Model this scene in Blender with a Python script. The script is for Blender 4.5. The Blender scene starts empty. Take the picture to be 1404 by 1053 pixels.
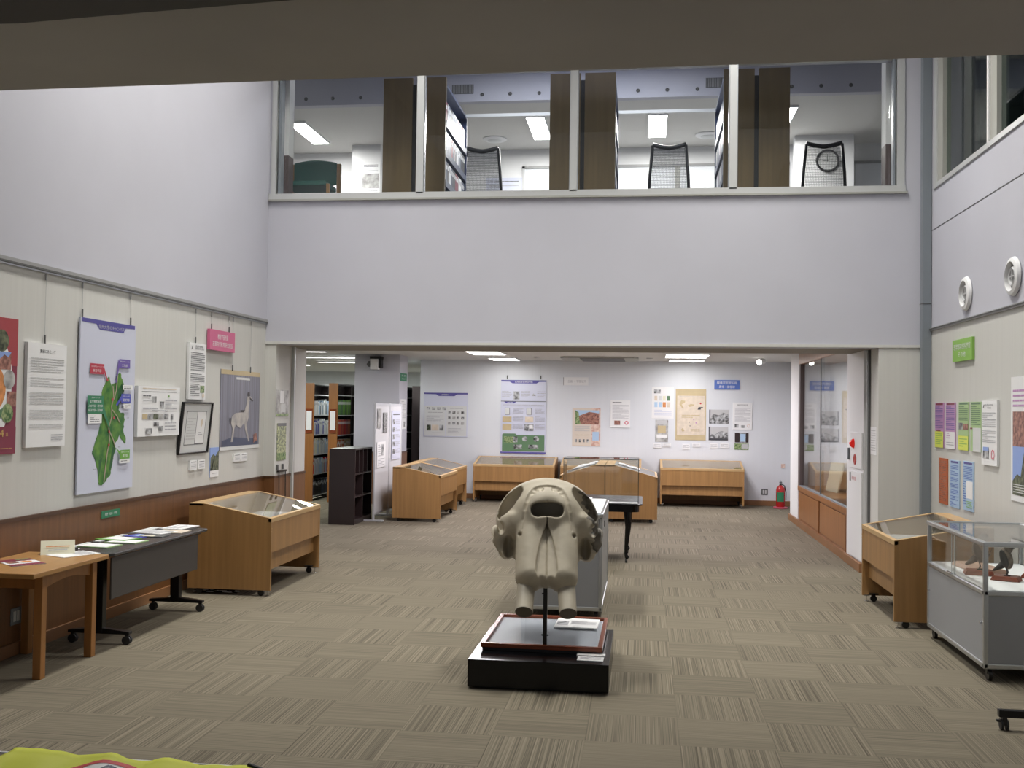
import bpy, math, random
import numpy as np
from mathutils import Vector, Matrix
random.seed(7)
SC=bpy.context.scene; COL=SC.collection
PI=math.pi
# ------------------------------------------------------------------ materials
MAT={}
def lin(c): return tuple((x/12.92 if x<=.04045 else ((x+.055)/1.055)**2.4) for x in c)
def s(r,g,b): return lin((r/255,g/255,b/255))
def mat(name,col,rough=.6,metal=0,spec=.5,var=0,scale=8,stretch=(1,1,1),bump=0,emit=None,es=0,col2=None,detail=3):
    if name in MAT: return MAT[name]
    m=bpy.data.materials.new(name); m.use_nodes=True; nt=m.node_tree; p=nt.nodes['Principled BSDF']
    p.inputs['Base Color'].default_value=(*col,1); p.inputs['Roughness'].default_value=rough
    p.inputs['Metallic'].default_value=metal; p.inputs['Specular IOR Level'].default_value=spec
    if var or bump or col2:
        tc=nt.nodes.new('ShaderNodeTexCoord'); mp=nt.nodes.new('ShaderNodeMapping'); mp.inputs['Scale'].default_value=stretch
        nz=nt.nodes.new('ShaderNodeTexNoise'); nz.inputs['Scale'].default_value=scale; nz.inputs['Detail'].default_value=detail
        nt.links.new(tc.outputs['Object'],mp.inputs[0]); nt.links.new(mp.outputs[0],nz.inputs[0])
        cr=nt.nodes.new('ShaderNodeValToRGB'); cr.color_ramp.elements[0].position=.35; cr.color_ramp.elements[1].position=.65
        a=tuple(max(0,c*(1-var)) for c in col); b=tuple(min(1,c*(1+var)) for c in col)
        if col2: a,b=col,col2
        cr.color_ramp.elements[0].color=(*a,1); cr.color_ramp.elements[1].color=(*b,1)
        nt.links.new(nz.outputs[0],cr.inputs[0]); nt.links.new(cr.outputs[0],p.inputs['Base Color'])
        if bump:
            bp=nt.nodes.new('ShaderNodeBump'); bp.inputs['Strength'].default_value=bump; bp.inputs['Distance'].default_value=.01
            nt.links.new(nz.outputs[0],bp.inputs['Height']); nt.links.new(bp.outputs[0],p.inputs['Normal'])
    if emit: p.inputs['Emission Color'].default_value=(*emit,1); p.inputs['Emission Strength'].default_value=es
    MAT[name]=m; return m
def glass(name,tint=(.985,.995,.99),rough=0.0,refl=1.5):
    m=bpy.data.materials.new(name); m.use_nodes=True; nt=m.node_tree; nt.nodes.clear()
    o=nt.nodes.new('ShaderNodeOutputMaterial'); mx=nt.nodes.new('ShaderNodeMixShader'); t=nt.nodes.new('ShaderNodeBsdfTransparent'); g=nt.nodes.new('ShaderNodeBsdfGlossy')
    ge=nt.nodes.new('ShaderNodeNewGeometry'); dt=nt.nodes.new('ShaderNodeVectorMath'); dt.operation='DOT_PRODUCT'
    nt.links.new(ge.outputs['Normal'],dt.inputs[0]); nt.links.new(ge.outputs['Incoming'],dt.inputs[1])
    def ma(op,a,b):
        n=nt.nodes.new('ShaderNodeMath'); n.operation=op
        for i,v in enumerate((a,b)):
            if isinstance(v,(int,float)): n.inputs[i].default_value=v
            elif v is not None: nt.links.new(v,n.inputs[i])
        return n
    f=ma('MULTIPLY_ADD',ma('POWER',ma('SUBTRACT',1.0,ma('ABSOLUTE',dt.outputs['Value'],None).outputs[0]).outputs[0],5.0).outputs[0],.96); f.inputs[2].default_value=.03
    t.inputs[0].default_value=(*tint,1); g.inputs['Roughness'].default_value=rough
    nt.links.new(f.outputs[0],mx.inputs[0]); nt.links.new(t.outputs[0],mx.inputs[1]); nt.links.new(g.outputs[0],mx.inputs[2]); nt.links.new(mx.outputs[0],o.inputs[0])
    MAT[name]=m; return m
def carpet():
    m=bpy.data.materials.new('carpet'); m.use_nodes=True; nt=m.node_tree; p=nt.nodes['Principled BSDF']; N=nt.nodes.new; L=nt.links.new
    p.inputs['Roughness'].default_value=.95; p.inputs['Specular IOR Level'].default_value=.1
    tc=N('ShaderNodeTexCoord'); sp=N('ShaderNodeSeparateXYZ'); L(tc.outputs['Object'],sp.inputs[0])
    def ma(op,a,b=None,c=None):
        n=N('ShaderNodeMath'); n.operation=op
        for i,v in enumerate((a,b,c)):
            if v is None: continue
            if isinstance(v,(int,float)): n.inputs[i].default_value=v
            else: L(v,n.inputs[i])
        return n.outputs[0]
    X=ma('DIVIDE',ma('SUBTRACT',sp.outputs[0],.209-10),.5); Y=ma('DIVIDE',ma('SUBTRACT',sp.outputs[1],7.15-10),.49)
    fx=ma('FLOOR',X); fy=ma('FLOOR',Y); par=ma('MODULO',ma('ADD',fx,fy),2)   # 0 or 1
    def stripes(a,b,seed):
        cb=N('ShaderNodeCombineXYZ'); L(ma('MULTIPLY',a,170),cb.inputs[0]); L(ma('MULTIPLY',b,.5),cb.inputs[1]); L(ma('ADD',ma('MULTIPLY',fx,3.7),ma('MULTIPLY',fy,seed)),cb.inputs[2])
        n=N('ShaderNodeTexNoise'); n.inputs['Scale'].default_value=1; n.inputs['Detail'].default_value=1.5; L(cb.outputs[0],n.inputs[0]); return n.outputs[0]
    s1=stripes(sp.outputs[0],sp.outputs[1],5.1); s2=stripes(sp.outputs[1],sp.outputs[0],7.3)
    mx=N('ShaderNodeMix'); mx.data_type='FLOAT'; L(par,mx.inputs[0]); L(s1,mx.inputs[2]); L(ma('MULTIPLY_ADD',s2,.6,.2),mx.inputs[3])
    cr=N('ShaderNodeValToRGB'); e=cr.color_ramp.elements; e[0].position=.3; e[0].color=(.104,.091,.068,1); e[1].position=.7; e[1].color=(.252,.220,.166,1)
    L(mx.outputs[0],cr.inputs[0]); 
    wn=N('ShaderNodeTexWhiteNoise'); cb=N('ShaderNodeCombineXYZ'); L(fx,cb.inputs[0]); L(fy,cb.inputs[1]); L(cb.outputs[0],wn.inputs[0])
    v=ma('ADD',ma('MULTIPLY',wn.outputs[0],.1),.95)
    # tile joints
    jx=ma('LESS_THAN',ma('ABSOLUTE',ma('SUBTRACT',ma('FRACT',X),.5)),.494); jy=ma('LESS_THAN',ma('ABSOLUTE',ma('SUBTRACT',ma('FRACT',Y),.5)),.494)
    v=ma('MULTIPLY',v,ma('ADD',ma('MULTIPLY',ma('MULTIPLY',jx,jy),.1),.9))
    vm=N('ShaderNodeVectorMath'); vm.operation='SCALE'; L(cr.outputs[0],vm.inputs[0]); L(v,vm.inputs[3]); L(vm.outputs[0],p.inputs['Base Color'])
    bp=N('ShaderNodeBump'); bp.inputs['Strength'].default_value=.25; bp.inputs['Distance'].default_value=.004; L(mx.outputs[0],bp.inputs['Height']); L(bp.outputs[0],p.inputs['Normal'])
    MAT['carpet']=m; return m
mat('lav',(.50,.50,.56),.75,var=.015,scale=1.5)
mat('beige',(.57,.565,.54),.8,var=.018,scale=1,stretch=(30,30,.3))
mat('white',(.74,.74,.75),.7)
mat('backw',(.67,.69,.73),.8,var=.008,scale=1,stretch=(20,20,.3))
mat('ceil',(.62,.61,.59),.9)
mat('slab',(.53,.50,.475),.85,var=.06,scale=1.2)
mat('trackblack',(.006,.006,.006),.5)
mat('dado',(.165,.070,.024),.45,var=.12,scale=2,stretch=(14,14,.5))
mat('dadotrim',(.075,.033,.014),.4)
mat('base',(.24,.115,.05),.45,var=.1,scale=2)
mat('oak',(.33,.178,.064),.42,var=.1,scale=1.5,stretch=(18,18,.7))
mat('oaktop',(.50,.33,.155),.4,var=.08,scale=2,stretch=(2,14,14))
mat('oakin',(.38,.27,.15),.5)
mat('pine',(.34,.15,.042),.35,var=.1,scale=2,stretch=(10,10,1))
mat('pinetop',(.38,.20,.065),.35,var=.08,scale=2,stretch=(12,1,3))
mat('orangewood',(.30,.125,.035),.4,var=.1,scale=2,stretch=(14,14,.5))
mat('darkwood',(.020,.013,.013),.35,var=.15,scale=3)
mat('cubby',(.030,.018,.018),.35)
mat('mahogany',(.20,.045,.015),.25,var=.2,scale=4,stretch=(2,14,14))
mat('plinth',(.003,.003,.004),.2,spec=.32)
mat('black',(.008,.008,.009),.4)
mat('blackm',(.012,.012,.014),.3,metal=.4)
mat('rubber',(.02,.02,.021),.6)
mat('darkgrey',(.058,.052,.048),.5)
mat('topgrey',(.045,.044,.046),.22)
mat('alu',(.52,.54,.56),.3,metal=.85)
mat('chrome',(.7,.7,.72),.15,metal=1)
mat('panelg',(.30,.31,.33),.4)
mat('steelw',(.62,.63,.66),.35,metal=.3)
mat('bluegrey',(.20,.225,.25),.4)
mat('frameg',(.55,.56,.56),.35,metal=.2)
mat('grey',(.3,.3,.3),.5); mat('lgrey',(.5,.5,.51),.6); mat('dgrey',(.1,.1,.1),.6)
mat('paper',(.78,.78,.79),.6); mat('paperg',(.62,.63,.63),.6); mat('ink',(.16,.16,.17),.7); mat('inkl',(.42,.42,.45),.7); mat('inkb',(.05,.05,.06),.6)
mat('pboard',(.58,.60,.72),.5); mat('indigo',(.085,.075,.30),.5); mat('pink',(.60,.14,.27),.5); mat('green',(.25,.48,.09),.5)
mat('dgreen',(.02,.19,.085),.5); mat('red',(.45,.03,.06),.5); mat('violet',(.14,.09,.36),.5); mat('mblue',(.055,.07,.42),.5); mat('lgreen',(.14,.36,.05),.5)
mat('bsign',(.09,.17,.52),.5); mat('orange',(.50,.12,.035),.5); mat('lblue',(.40,.55,.74),.5); mat('purple',(.50,.27,.50),.5); mat('ppgreen',(.36,.52,.24),.5); mat('yell',(.66,.72,.10),.5)
mat('maroon',(.21,.025,.055),.5); mat('posred',(.36,.05,.06),.5); mat('posor',(.62,.25,.08),.6,var=.2,scale=20); mat('gold',(.55,.35,.10),.5)
mat('forest',(.10,.20,.10),.5); mat('mapg',(.015,.12,.018),.6,col2=(.12,.27,.035),scale=11,detail=8); mat('mapd',(.02,.10,.03),.6); mat('road',(.40,.33,.25),.6)
mat('tan',(.52,.42,.25),.6,var=.05,scale=6); mat('tanl',(.66,.57,.47),.6,var=.06,scale=14); mat('cream',(.72,.70,.55),.6)
mat('bphoto',(.03,.03,.03),.5,col2=(.55,.56,.58),scale=16,detail=6); mat('bphoto2',(.05,.05,.05),.5,col2=(.42,.42,.42),scale=40,detail=5)
mat('treephoto',(.015,.025,.012),.5,col2=(.16,.18,.10),scale=26,detail=7); mat('skyp',(.25,.36,.70),.5); mat('gphoto',(.04,.12,.03),.5,col2=(.35,.42,.2),scale=40,detail=5)
mat('brickp',(.14,.05,.04),.5,col2=(.42,.2,.15),scale=30,detail=5); mat('rosy',(.55,.33,.27),.5,col2=(.75,.6,.52),scale=18); mat('warmp',(.66,.58,.5),.6)
mat('curtain',(.13,.13,.17),.5,col2=(.20,.20,.26),scale=2,stretch=(22,22,.4),detail=2); mat('llama',(.33,.31,.31),.6,col2=(.48,.45,.42),scale=9); mat('llamad',(.035,.03,.035),.6)
mat('greysc',(.20,.19,.185),.5,col2=(.55,.55,.54),scale=9,detail=3); mat('ylist',(.52,.55,.30),.5,col2=(.10,.12,.10),scale=38,detail=2)
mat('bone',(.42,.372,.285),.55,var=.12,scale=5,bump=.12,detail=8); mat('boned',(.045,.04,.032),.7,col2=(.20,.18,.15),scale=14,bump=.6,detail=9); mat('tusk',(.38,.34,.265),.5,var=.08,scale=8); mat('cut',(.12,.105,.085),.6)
mat('printpale',(.70,.73,.84),.3,var=.04,scale=3); mat('navy',(.035,.05,.11),.4)  # pale print brightened further, with the glass reflection put into its colour
mat('teal',(.012,.11,.085),.8,bump=.1,scale=200); mat('chairw',(.28,.16,.06),.4); mat('mesh',(.055,.058,.066),.7)
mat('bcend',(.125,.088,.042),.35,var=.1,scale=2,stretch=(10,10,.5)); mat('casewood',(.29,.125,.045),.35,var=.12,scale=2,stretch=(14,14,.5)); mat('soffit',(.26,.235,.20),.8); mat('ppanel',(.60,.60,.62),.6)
mat('wallbrown',(.10,.075,.075),.5)
mat('hazard',(.62,.66,.035),.6,var=.05,scale=4); mat('sred',(.55,.02,.03),.5); mat('extred',(.42,.02,.02),.25); mat('pinkt',(.62,.10,.16),.4)
mat('feather',(.075,.055,.04),.8,col2=(.20,.16,.115),scale=45,detail=6,bump=.3); mat('featherw',(.5,.5,.46),.8,col2=(.75,.75,.72),scale=30,bump=.3)
mat('featherd',(.03,.025,.02),.8); mat('redwood',(.22,.05,.02),.3,var=.15,scale=6); mat('boardp',(.42,.27,.2),.5,var=.15,scale=12)
mat('darkgreen',(.028,.034,.03),.4); mat('beigeg',(.36,.36,.33),.5); mat('blind',(.72,.74,.78),.7,var=.03,scale=1,stretch=(.1,.1,60))
mat('tube',(1,1,1),.5,emit=(1,.985,.95),es=9); mat('tubec',(1,1,1),.5,emit=(1,.98,.94),es=14)
mat('redlens',(.7,.02,.02),.15,emit=(1,.03,.02),es=.25)
glass('glass'); glass('glassg',(.985,.995,.99)); glass('glassd',(.70,.76,.74)); carpet()
# ------------------------------------------------------------------ mesh builder
class M:
    def __init__(s): s.v=[]; s.f=[]; s.m=[]; s.ms=[]
    def mi(s,n):
        if n not in s.ms: s.ms.append(n)
        return s.ms.index(n)
    def add(s,v,f,m):
        o=len(s.v); i=s.mi(m); s.v+= [tuple(x) for x in v]; s.f+=[tuple(o+k for k in q) for q in f]; s.m+=[i]*len(f); return s
    def box(s,a,b,m):
        x0,x1=sorted((a[0],b[0])); y0,y1=sorted((a[1],b[1])); z0,z1=sorted((a[2],b[2]))
        return s.add([(x0,y0,z0),(x1,y0,z0),(x1,y1,z0),(x0,y1,z0),(x0,y0,z1),(x1,y0,z1),(x1,y1,z1),(x0,y1,z1)],[(0,3,2,1),(4,5,6,7),(0,1,5,4),(1,2,6,5),(2,3,7,6),(3,0,4,7)],m)
    def prism(s,poly,ax,lo,hi,m):   # poly in the two other axes, in cyclic order
        def P(p,t): return {'x':(t,p[0],p[1]),'y':(p[0],t,p[1]),'z':(p[0],p[1],t)}[ax]
        n=len(poly); A=sum(poly[i][0]*poly[(i+1)%n][1]-poly[(i+1)%n][0]*poly[i][1] for i in range(n))
        if (A<0)!=(ax=='y'): poly=poly[::-1]
        v=[P(p,lo) for p in poly]+[P(p,hi) for p in poly]
        return s.add(v,[tuple(range(n))[::-1],tuple(range(n,2*n))]+[(i,(i+1)%n,n+(i+1)%n,n+i) for i in range(n)],m)
    def cyl(s,a,b,r,m,r2=None,n=16):
        a=Vector(a);b=Vector(b); r2=r if r2 is None else r2; d=(b-a).normalized(); u=d.orthogonal().normalized(); w=d.cross(u)
        v=[a+(u*math.cos(t)+w*math.sin(t))*r for t in [2*PI*i/n for i in range(n)]]+[b+(u*math.cos(t)+w*math.sin(t))*r2 for t in [2*PI*i/n for i in range(n)]]
        return s.add(v,[tuple(range(n))[::-1],tuple(range(n,2*n))]+[(i,(i+1)%n,n+(i+1)%n,n+i) for i in range(n)],m)
    def tube(s,pts,r,m,n=8):
        pts=[Vector(p) for p in pts]; rr=r if isinstance(r,(list,tuple)) else [r]*len(pts); v=[]; up=None
        for i,p in enumerate(pts):
            d=(pts[min(i+1,len(pts)-1)]-pts[max(i-1,0)]).normalized()
            u=d.orthogonal().normalized() if up is None else (up-d*up.dot(d)).normalized(); up=u; w=d.cross(u)
            v+=[p+(u*math.cos(2*PI*k/n)+w*math.sin(2*PI*k/n))*rr[i] for k in range(n)]
        f=[(i*n+k,i*n+(k+1)%n,(i+1)*n+(k+1)%n,(i+1)*n+k) for i in range(len(pts)-1) for k in range(n)]
        f+=[tuple(range(n))[::-1],tuple(range((len(pts)-1)*n,len(pts)*n))]
        return s.add(v,f,m)
    def lathe(s,prof,m,c=(0,0,0),n=24,ax='z'):   # prof: (r,h)
        v=[]
        for r,h in prof:
            for k in range(n):
                t=2*PI*k/n; a,b=r*math.cos(t),r*math.sin(t)
                q={'z':(a,b,h),'y':(a,h,b),'x':(h,a,b)}[ax]; v.append((c[0]+q[0],c[1]+q[1],c[2]+q[2]))
        k=len(prof); f=[(i*n+j,i*n+(j+1)%n,(i+1)*n+(j+1)%n,(i+1)*n+j) for i in range(k-1) for j in range(n)]
        f+=[tuple(range(n))[::-1],tuple(range((k-1)*n,k*n))]
        return s.add(v,f,m)
    def ell(s,c,r,m,n=16,rot=0):
        v=[];k=n//2
        for i in range(1,k):
            for j in range(n):
                a=PI*i/k;b=2*PI*j/n; x,y,z=r[0]*math.sin(a)*math.cos(b),r[1]*math.sin(a)*math.sin(b),r[2]*math.cos(a)
                x,z=x*math.cos(rot)+z*math.sin(rot),-x*math.sin(rot)+z*math.cos(rot); v.append((c[0]+x,c[1]+y,c[2]+z))
        tx,tz=r[2]*math.sin(rot),r[2]*math.cos(rot)
        v+=[(c[0]+tx,c[1],c[2]+tz),(c[0]-tx,c[1],c[2]-tz)]; T=len(v)-2
        f=[(i*n+j,(i+1)*n+j,(i+1)*n+(j+1)%n,i*n+(j+1)%n) for i in range(k-2) for j in range(n)]
        f+=[(T,j,(j+1)%n) for j in range(n)]+[(T+1,(k-2)*n+(j+1)%n,(k-2)*n+j) for j in range(n)]
        return s.add(v,f,m)
    def obj(s,name,parent=None,loc=(0,0,0),rz=0,smooth=False,bevel=0,data=None):
        me=bpy.data.meshes.new(name); me.from_pydata([tuple(v) for v in s.v],[],s.f)
        for n in s.ms: me.materials.append(MAT[n])
        me.polygons.foreach_set('material_index',s.m); me.update()
        if smooth: me.polygons.foreach_set('use_smooth',[True]*len(me.polygons))
        o=bpy.data.objects.new(name,me); COL.objects.link(o); o.location=loc; o.rotation_euler=(0,0,rz)
        if parent: o.parent=parent
        if smooth=='auto':
            try:
                me.set_sharp_from_angle(angle=math.radians(40))
            except Exception: pass
        if bevel:
            b=o.modifiers.new('bevel','BEVEL'); b.width=bevel; b.segments=2; b.limit_method='ANGLE'; b.angle_limit=math.radians(50); b.harden_normals=False
        return o
def tag(o,label,cat,group=None,kind=None):
    if label: o['label']=label
    if cat: o['category']=cat
    if group: o['group']=group
    if kind: o['kind']=kind
    return o
def thing(name,label,cat,loc=(0,0,0),rz=0,group=None):
    o=bpy.data.objects.new(name,None); COL.objects.link(o); o.empty_display_size=.05; o.location=loc; o.rotation_euler=(0,0,rz)
    return tag(o,label,cat,group)
def st(o): o['kind']='structure'; return o
def B(name,a,b,m,parent=None,bevel=0,**k): return M().box(a,b,m).obj(name,parent,bevel=bevel,**k)
def copy_tree(o,parent=None):
    c=o.copy(); COL.objects.link(c); c.parent=parent
    for ch in [x for x in o.children]: copy_tree(ch,c)
    return c
_T={}
def textmesh(t,size):
    if t not in _T:
        cu=bpy.data.curves.new('t','FONT'); cu.body=t; cu.size=1; cu.resolution_u=2; cu.align_x='CENTER'
        o=bpy.data.objects.new('t',cu); COL.objects.link(o); dg=bpy.context.evaluated_depsgraph_get(); me=bpy.data.meshes.new_from_object(o.evaluated_get(dg))
        v=[tuple(x.co) for x in me.vertices]; f=[tuple(p.vertices) for p in me.polygons]
        if v:
            xs=[a[0] for a in v]; ys=[a[1] for a in v]; cx=(min(xs)+max(xs))/2; cy=(min(ys)+max(ys))/2; hh=max(ys)-min(ys) or 1
            v=[((a[0]-cx)/hh,(a[1]-cy)/hh) for a in v]
        _T[t]=(v,f); bpy.data.objects.remove(o); bpy.data.curves.remove(cu); bpy.data.meshes.remove(me)
    v,f=_T[t]; return [(a*size,b*size) for a,b in v],f
def decorate(b,w,h,y,items,step=.0003):
    # items laid out on a face that looks towards local -y; fractions with v down; centre of the face at origin
    X=lambda u:(u-.5)*w; Z=lambda v:(.5-v)*h; y-=.0012
    for it in items:
        y-=step; k=it[0]
        if k=='r':
            _,u0,v0,u1,v1,m=it; b.add([(X(u0),y,Z(v1)),(X(u1),y,Z(v1)),(X(u1),y,Z(v0)),(X(u0),y,Z(v0))],[(0,1,2,3)],m)
        elif k=='p':
            b.add([(X(u),y,Z(v)) for u,v in it[1]],[tuple(range(len(it[1])))],it[2])
        elif k=='l':     # n lines of small print
            _,u0,v0,u1,v1,n,m=it; rnd=random.Random(int((u0+v0*7+u1)*1000))
            dv=(v1-v0)/n
            for i in range(n):
                v=v0+dv*i; e=u1 if rnd.random()<.75 else u0+(u1-u0)*rnd.uniform(.35,.9); u=u0
                while u<e-.01:
                    q=min(e,u+rnd.uniform(.04,.16)*(1 if (u1-u0)>.3 else .6)); b.add([(X(u),y,Z(v+dv*.5)),(X(q),y,Z(v+dv*.5)),(X(q),y,Z(v+dv*.12)),(X(u),y,Z(v+dv*.12))],[(0,1,2,3)],m); u=q+.006
        elif k=='t':
            _,uc,vc,size,txt,m=it[:6]; v,f=textmesh(txt,size); mw=it[6] if len(it)>6 else None
            if v and mw:
                ww=max(a[0] for a in v)-min(a[0] for a in v); q=mw/ww; v=[(a*q,c) for a,c in v]
            if v: b.add([(X(uc)+a,y,Z(vc)+c) for a,c in v],f,m)
        elif k=='c':     # ring / disc
            _,uc,vc,r0,r1,m=it; n=28
            o=[(X(uc)+r1*math.cos(2*PI*i/n),y,Z(vc)+r1*math.sin(2*PI*i/n)) for i in range(n)]
            if r0<=0: b.add(o,[tuple(range(n))],m)
            else:
                q=[(X(uc)+r0*math.cos(2*PI*i/n),y,Z(vc)+r0*math.sin(2*PI*i/n)) for i in range(n)]
                b.add(o+q,[(i,(i+1)%n,n+(i+1)%n,n+i) for i in range(n)],m)
WALLS={'L':(-4.33,PI/2),'B':(19.9,0),'R':(3.0,-PI/2),'J':(-4.2,PI/2),'K':(-4.42,PI/2),'P':(-4.105,PI/2)}
def poster(name,label,cat,wall,u0,u1,z0,z1,m,items=(),th=.008,group=None,off=.001,tilt=0):
    w=abs(u1-u0); h=z1-z0; uc=(u0+u1)/2; zc=(z0+z1)/2; pos,rz=WALLS[wall]
    b=M(); b.box((-w/2,-th,-h/2),(w/2,0,h/2),m); decorate(b,w,h,-th,items)
    loc={'L':(pos+off,uc,zc),'J':(pos+off,uc,zc),'K':(pos+off,uc,zc),'P':(pos+off,uc,zc),'B':(uc,pos-off,zc),'R':(pos-off,uc,zc)}[wall]
    o=b.obj(name,loc=loc,rz=rz)
    if tilt:
        o.rotation_euler=(tilt,0,rz)
    return tag(o,label,cat,group)
# ------------------------------------------------------------------ camera
yaw,pitch,roll=0.12838632809328895,0.02543709128045283,0.01413589796627487
fw=Vector((-math.sin(yaw)*math.cos(pitch),math.cos(yaw)*math.cos(pitch),math.sin(pitch))); rt=Vector((math.cos(yaw),math.sin(yaw),0)); dn=fw.cross(rt)
R0=rt*math.cos(roll)-dn*math.sin(roll); D0=dn*math.cos(roll)+rt*math.sin(roll)
cd=bpy.data.cameras.new('camera'); cam=bpy.data.objects.new('camera',cd); COL.objects.link(cam)
cd.sensor_width=36; cd.lens=1400/1404*36; cd.clip_start=.05; cd.clip_end=100
cam.matrix_world=Matrix(((R0.x,-D0.x,-fw.x,0),(R0.y,-D0.y,-fw.y,0),(R0.z,-D0.z,-fw.z,1.75),(0,0,0,1)))
SC.camera=cam
# ------------------------------------------------------------------ setting: lower level
st(B('floor',(-12,-1,-.1),(6,27.2,0),'carpet'))
st(B('wall_left',(-4.6,-1,0),(-4.33,11.3,7.2),'beige'))
st(B('trim_1',(-4.33,2.9,2.735),(-4.325,11.3,7.2),'lav'))            # painted upper part of the left wall
st(B('trim_2',(-4.33,2.9,.09),(-4.315,11.3,.93),'dado'))
st(B('trim_3',(-4.33,2.9,.93),(-4.305,11.3,.955),'dadotrim'))
st(B('baseboard_left',(-4.33,2.9,0),(-4.30,11.3,.09),'base',bevel=.004))
# gallery rail on left wall
b=M(); b.box((0,-4.2,-.005),(.02,4.2,.03),'grey'); b.box((.0,-4.2,-.022),(.013,4.2,-.008),'alu'); b.box((.004,-4.2,-.01),(.024,4.2,.004),'dgrey')
st(b.obj('trim_4',loc=(-4.33,7.1,2.72)))
# mid wall (front face y=11.3) with deep opening and gallery window above
st(M().prism([(-4.6,2.47),(3.1,2.47),(3.1,4.17),(-4.6,4.17)],'y',11.3,11.55,'lav').prism([(-4.6,5.62),(3.1,5.62),(3.1,7.2),(-4.6,7.2)],'y',11.3,11.55,'lav').box((-4.6,11.3,4.17),(-4.30,11.55,5.62),'lav').box((2.74,11.3,4.17),(3.1,11.55,5.62),'lav').obj('wall_middle'))
st(B('trim_5',(-4.33,11.285,2.47),(2.93,11.31,2.50),'beige'))
st(M().box((-4.5,11.301,2.46),(-4.2,12.36,2.95),'beige').box((-4.6,11.3,0),(-4.2,12.36,2.46),'beige').obj('wall_portal'))
st(B('trim_6',(-4.33,11.29,0),(-4.19,11.31,.93),'dado')); st(B('trim_7',(-4.33,11.285,.93),(-4.185,11.31,.955),'dadotrim'))
st(B('trim_8',(-4.2,11.31,.09),(-4.19,12.365,.93),'dado')); st(B('trim_9',(-4.2,11.31,.93),(-4.185,12.37,.955),'dadotrim'))
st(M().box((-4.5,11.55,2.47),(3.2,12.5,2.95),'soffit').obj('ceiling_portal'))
st(M().box((-4.2,11.83,.0),(-4.165,11.87,2.47),'frameg').box((-4.2,11.88,0),(-4.18,11.92,2.47),'dgrey').obj('trim_10'))
st(M().box((2.455,11.72,.0),(2.49,11.77,2.47),'frameg').box((2.46,11.68,0),(2.485,11.715,2.47),'dgrey').obj('trim_11'))
st(M().box((2.485,11.301,0),(3.1,12.0,2.47),'beige').obj('wall_pier'))
st(M().box((2.43,11.78,0),(3.1,12.70,2.9),'white').obj('wall_service'))
st(B('baseboard_service',(2.39,11.78,0),(2.43,12.70,.1),'base',bevel=.004))
st(M().box((2.43,16.6,0),(3.1,17.45,2.9),'white').obj('wall_pilaster'))
st(B('baseboard_pilaster',(2.40,16.6,0),(2.43,17.47,.1),'base',bevel=.004))
st(B('wall_alcove',(2.86,17.45,0),(3.1,19.9,2.9),'backw'))
st(B('wall_right',(3.0,-1,0),(3.3,11.3,2.66),'beige'))
b=M(); b.box((3.0,-1,2.66),(3.3,11.3,4.14),'lav'); b.box((2.997,-1,3.700),(3.0,11.3,3.708),'dgrey'); b.box((3.0,-1,5.7),(3.3,11.3,7.2),'lav'); b.box((3.0,11.12,4.14),(3.3,11.3,5.7),'lav')
st(b.obj('wall_right_upper'))
b=M(); b.box((-.02,-5.5,-.02),(0,4.3,.012),'grey'); b.box((-.026,-5.5,-.006),(0,4.3,.004),'dgrey'); st(b.obj('trim_12',loc=(3.0,7,2.66)))
st(M().box((2.905,11.2,0),(2.995,11.3,7.2),'bluegrey').box((2.9,11.195,2.93),(2.995,11.3,2.937),'dgrey').obj('trim_13'))
st(M().box((-4.405,19.9,0),(3.1,20.1,2.9),'backw').obj('wall_back'))
st(M().box((-4.40,19.87,0),(2.9,19.9,.1),'base').obj('baseboard_back',bevel=.004))
st(M().box((-12,11.6,2.73),(3.1,27.2,2.85),'ceil').obj('ceiling'))
st(M().box((-12,27,0),(3,27.2,2.85),'backw').obj('wall_library'))
st(M().box((-12,12.36,0),(-11.8,27,2.85),'backw').obj('wall_library_side'))
st(M().box((-12,12.2,0),(-4.5,12.36,2.85),'backw').obj('wall_library_front'))
st(M().box((-4.405,20.1,0),(-4.2,27,2.85),'backw').obj('wall_behind'))
st(M().box((-5.26,18.2,0),(-4.42,18.84,2.73),'lav').obj('wall_column'))
st(M().box((-5.27,18.19,0),(-4.41,18.85,.93),'dado').box((-5.275,18.185,.93),(-4.405,18.855,.955),'dadotrim').obj('trim_14'))
# near gallery slab overhead
st(M().prism([(-5,2.89),(-2,2.86),(1,2.80),(4,2.80),(4,-1),(-5,-1)],'z',2.7,3.3,'slab').obj('ceiling_gallery'))
TR=[(-2.6,2.20),(-1.49,2.241),(-1.262,2.216),(-.754,2.165),(.8,2.01),(.8,1.93),(-.9,2.03),(-2.6,2.12)]
b=M().prism(TR,'z',2.655,2.70,'trackblack')
tag(b.obj('ceiling_track'),'black curtain track fixed under the dark overhead slab','curtain track')
st(B('ceiling_hall',(-4.6,2.8,7.2),(3.3,11.5,7.35),'ceil'))
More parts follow.
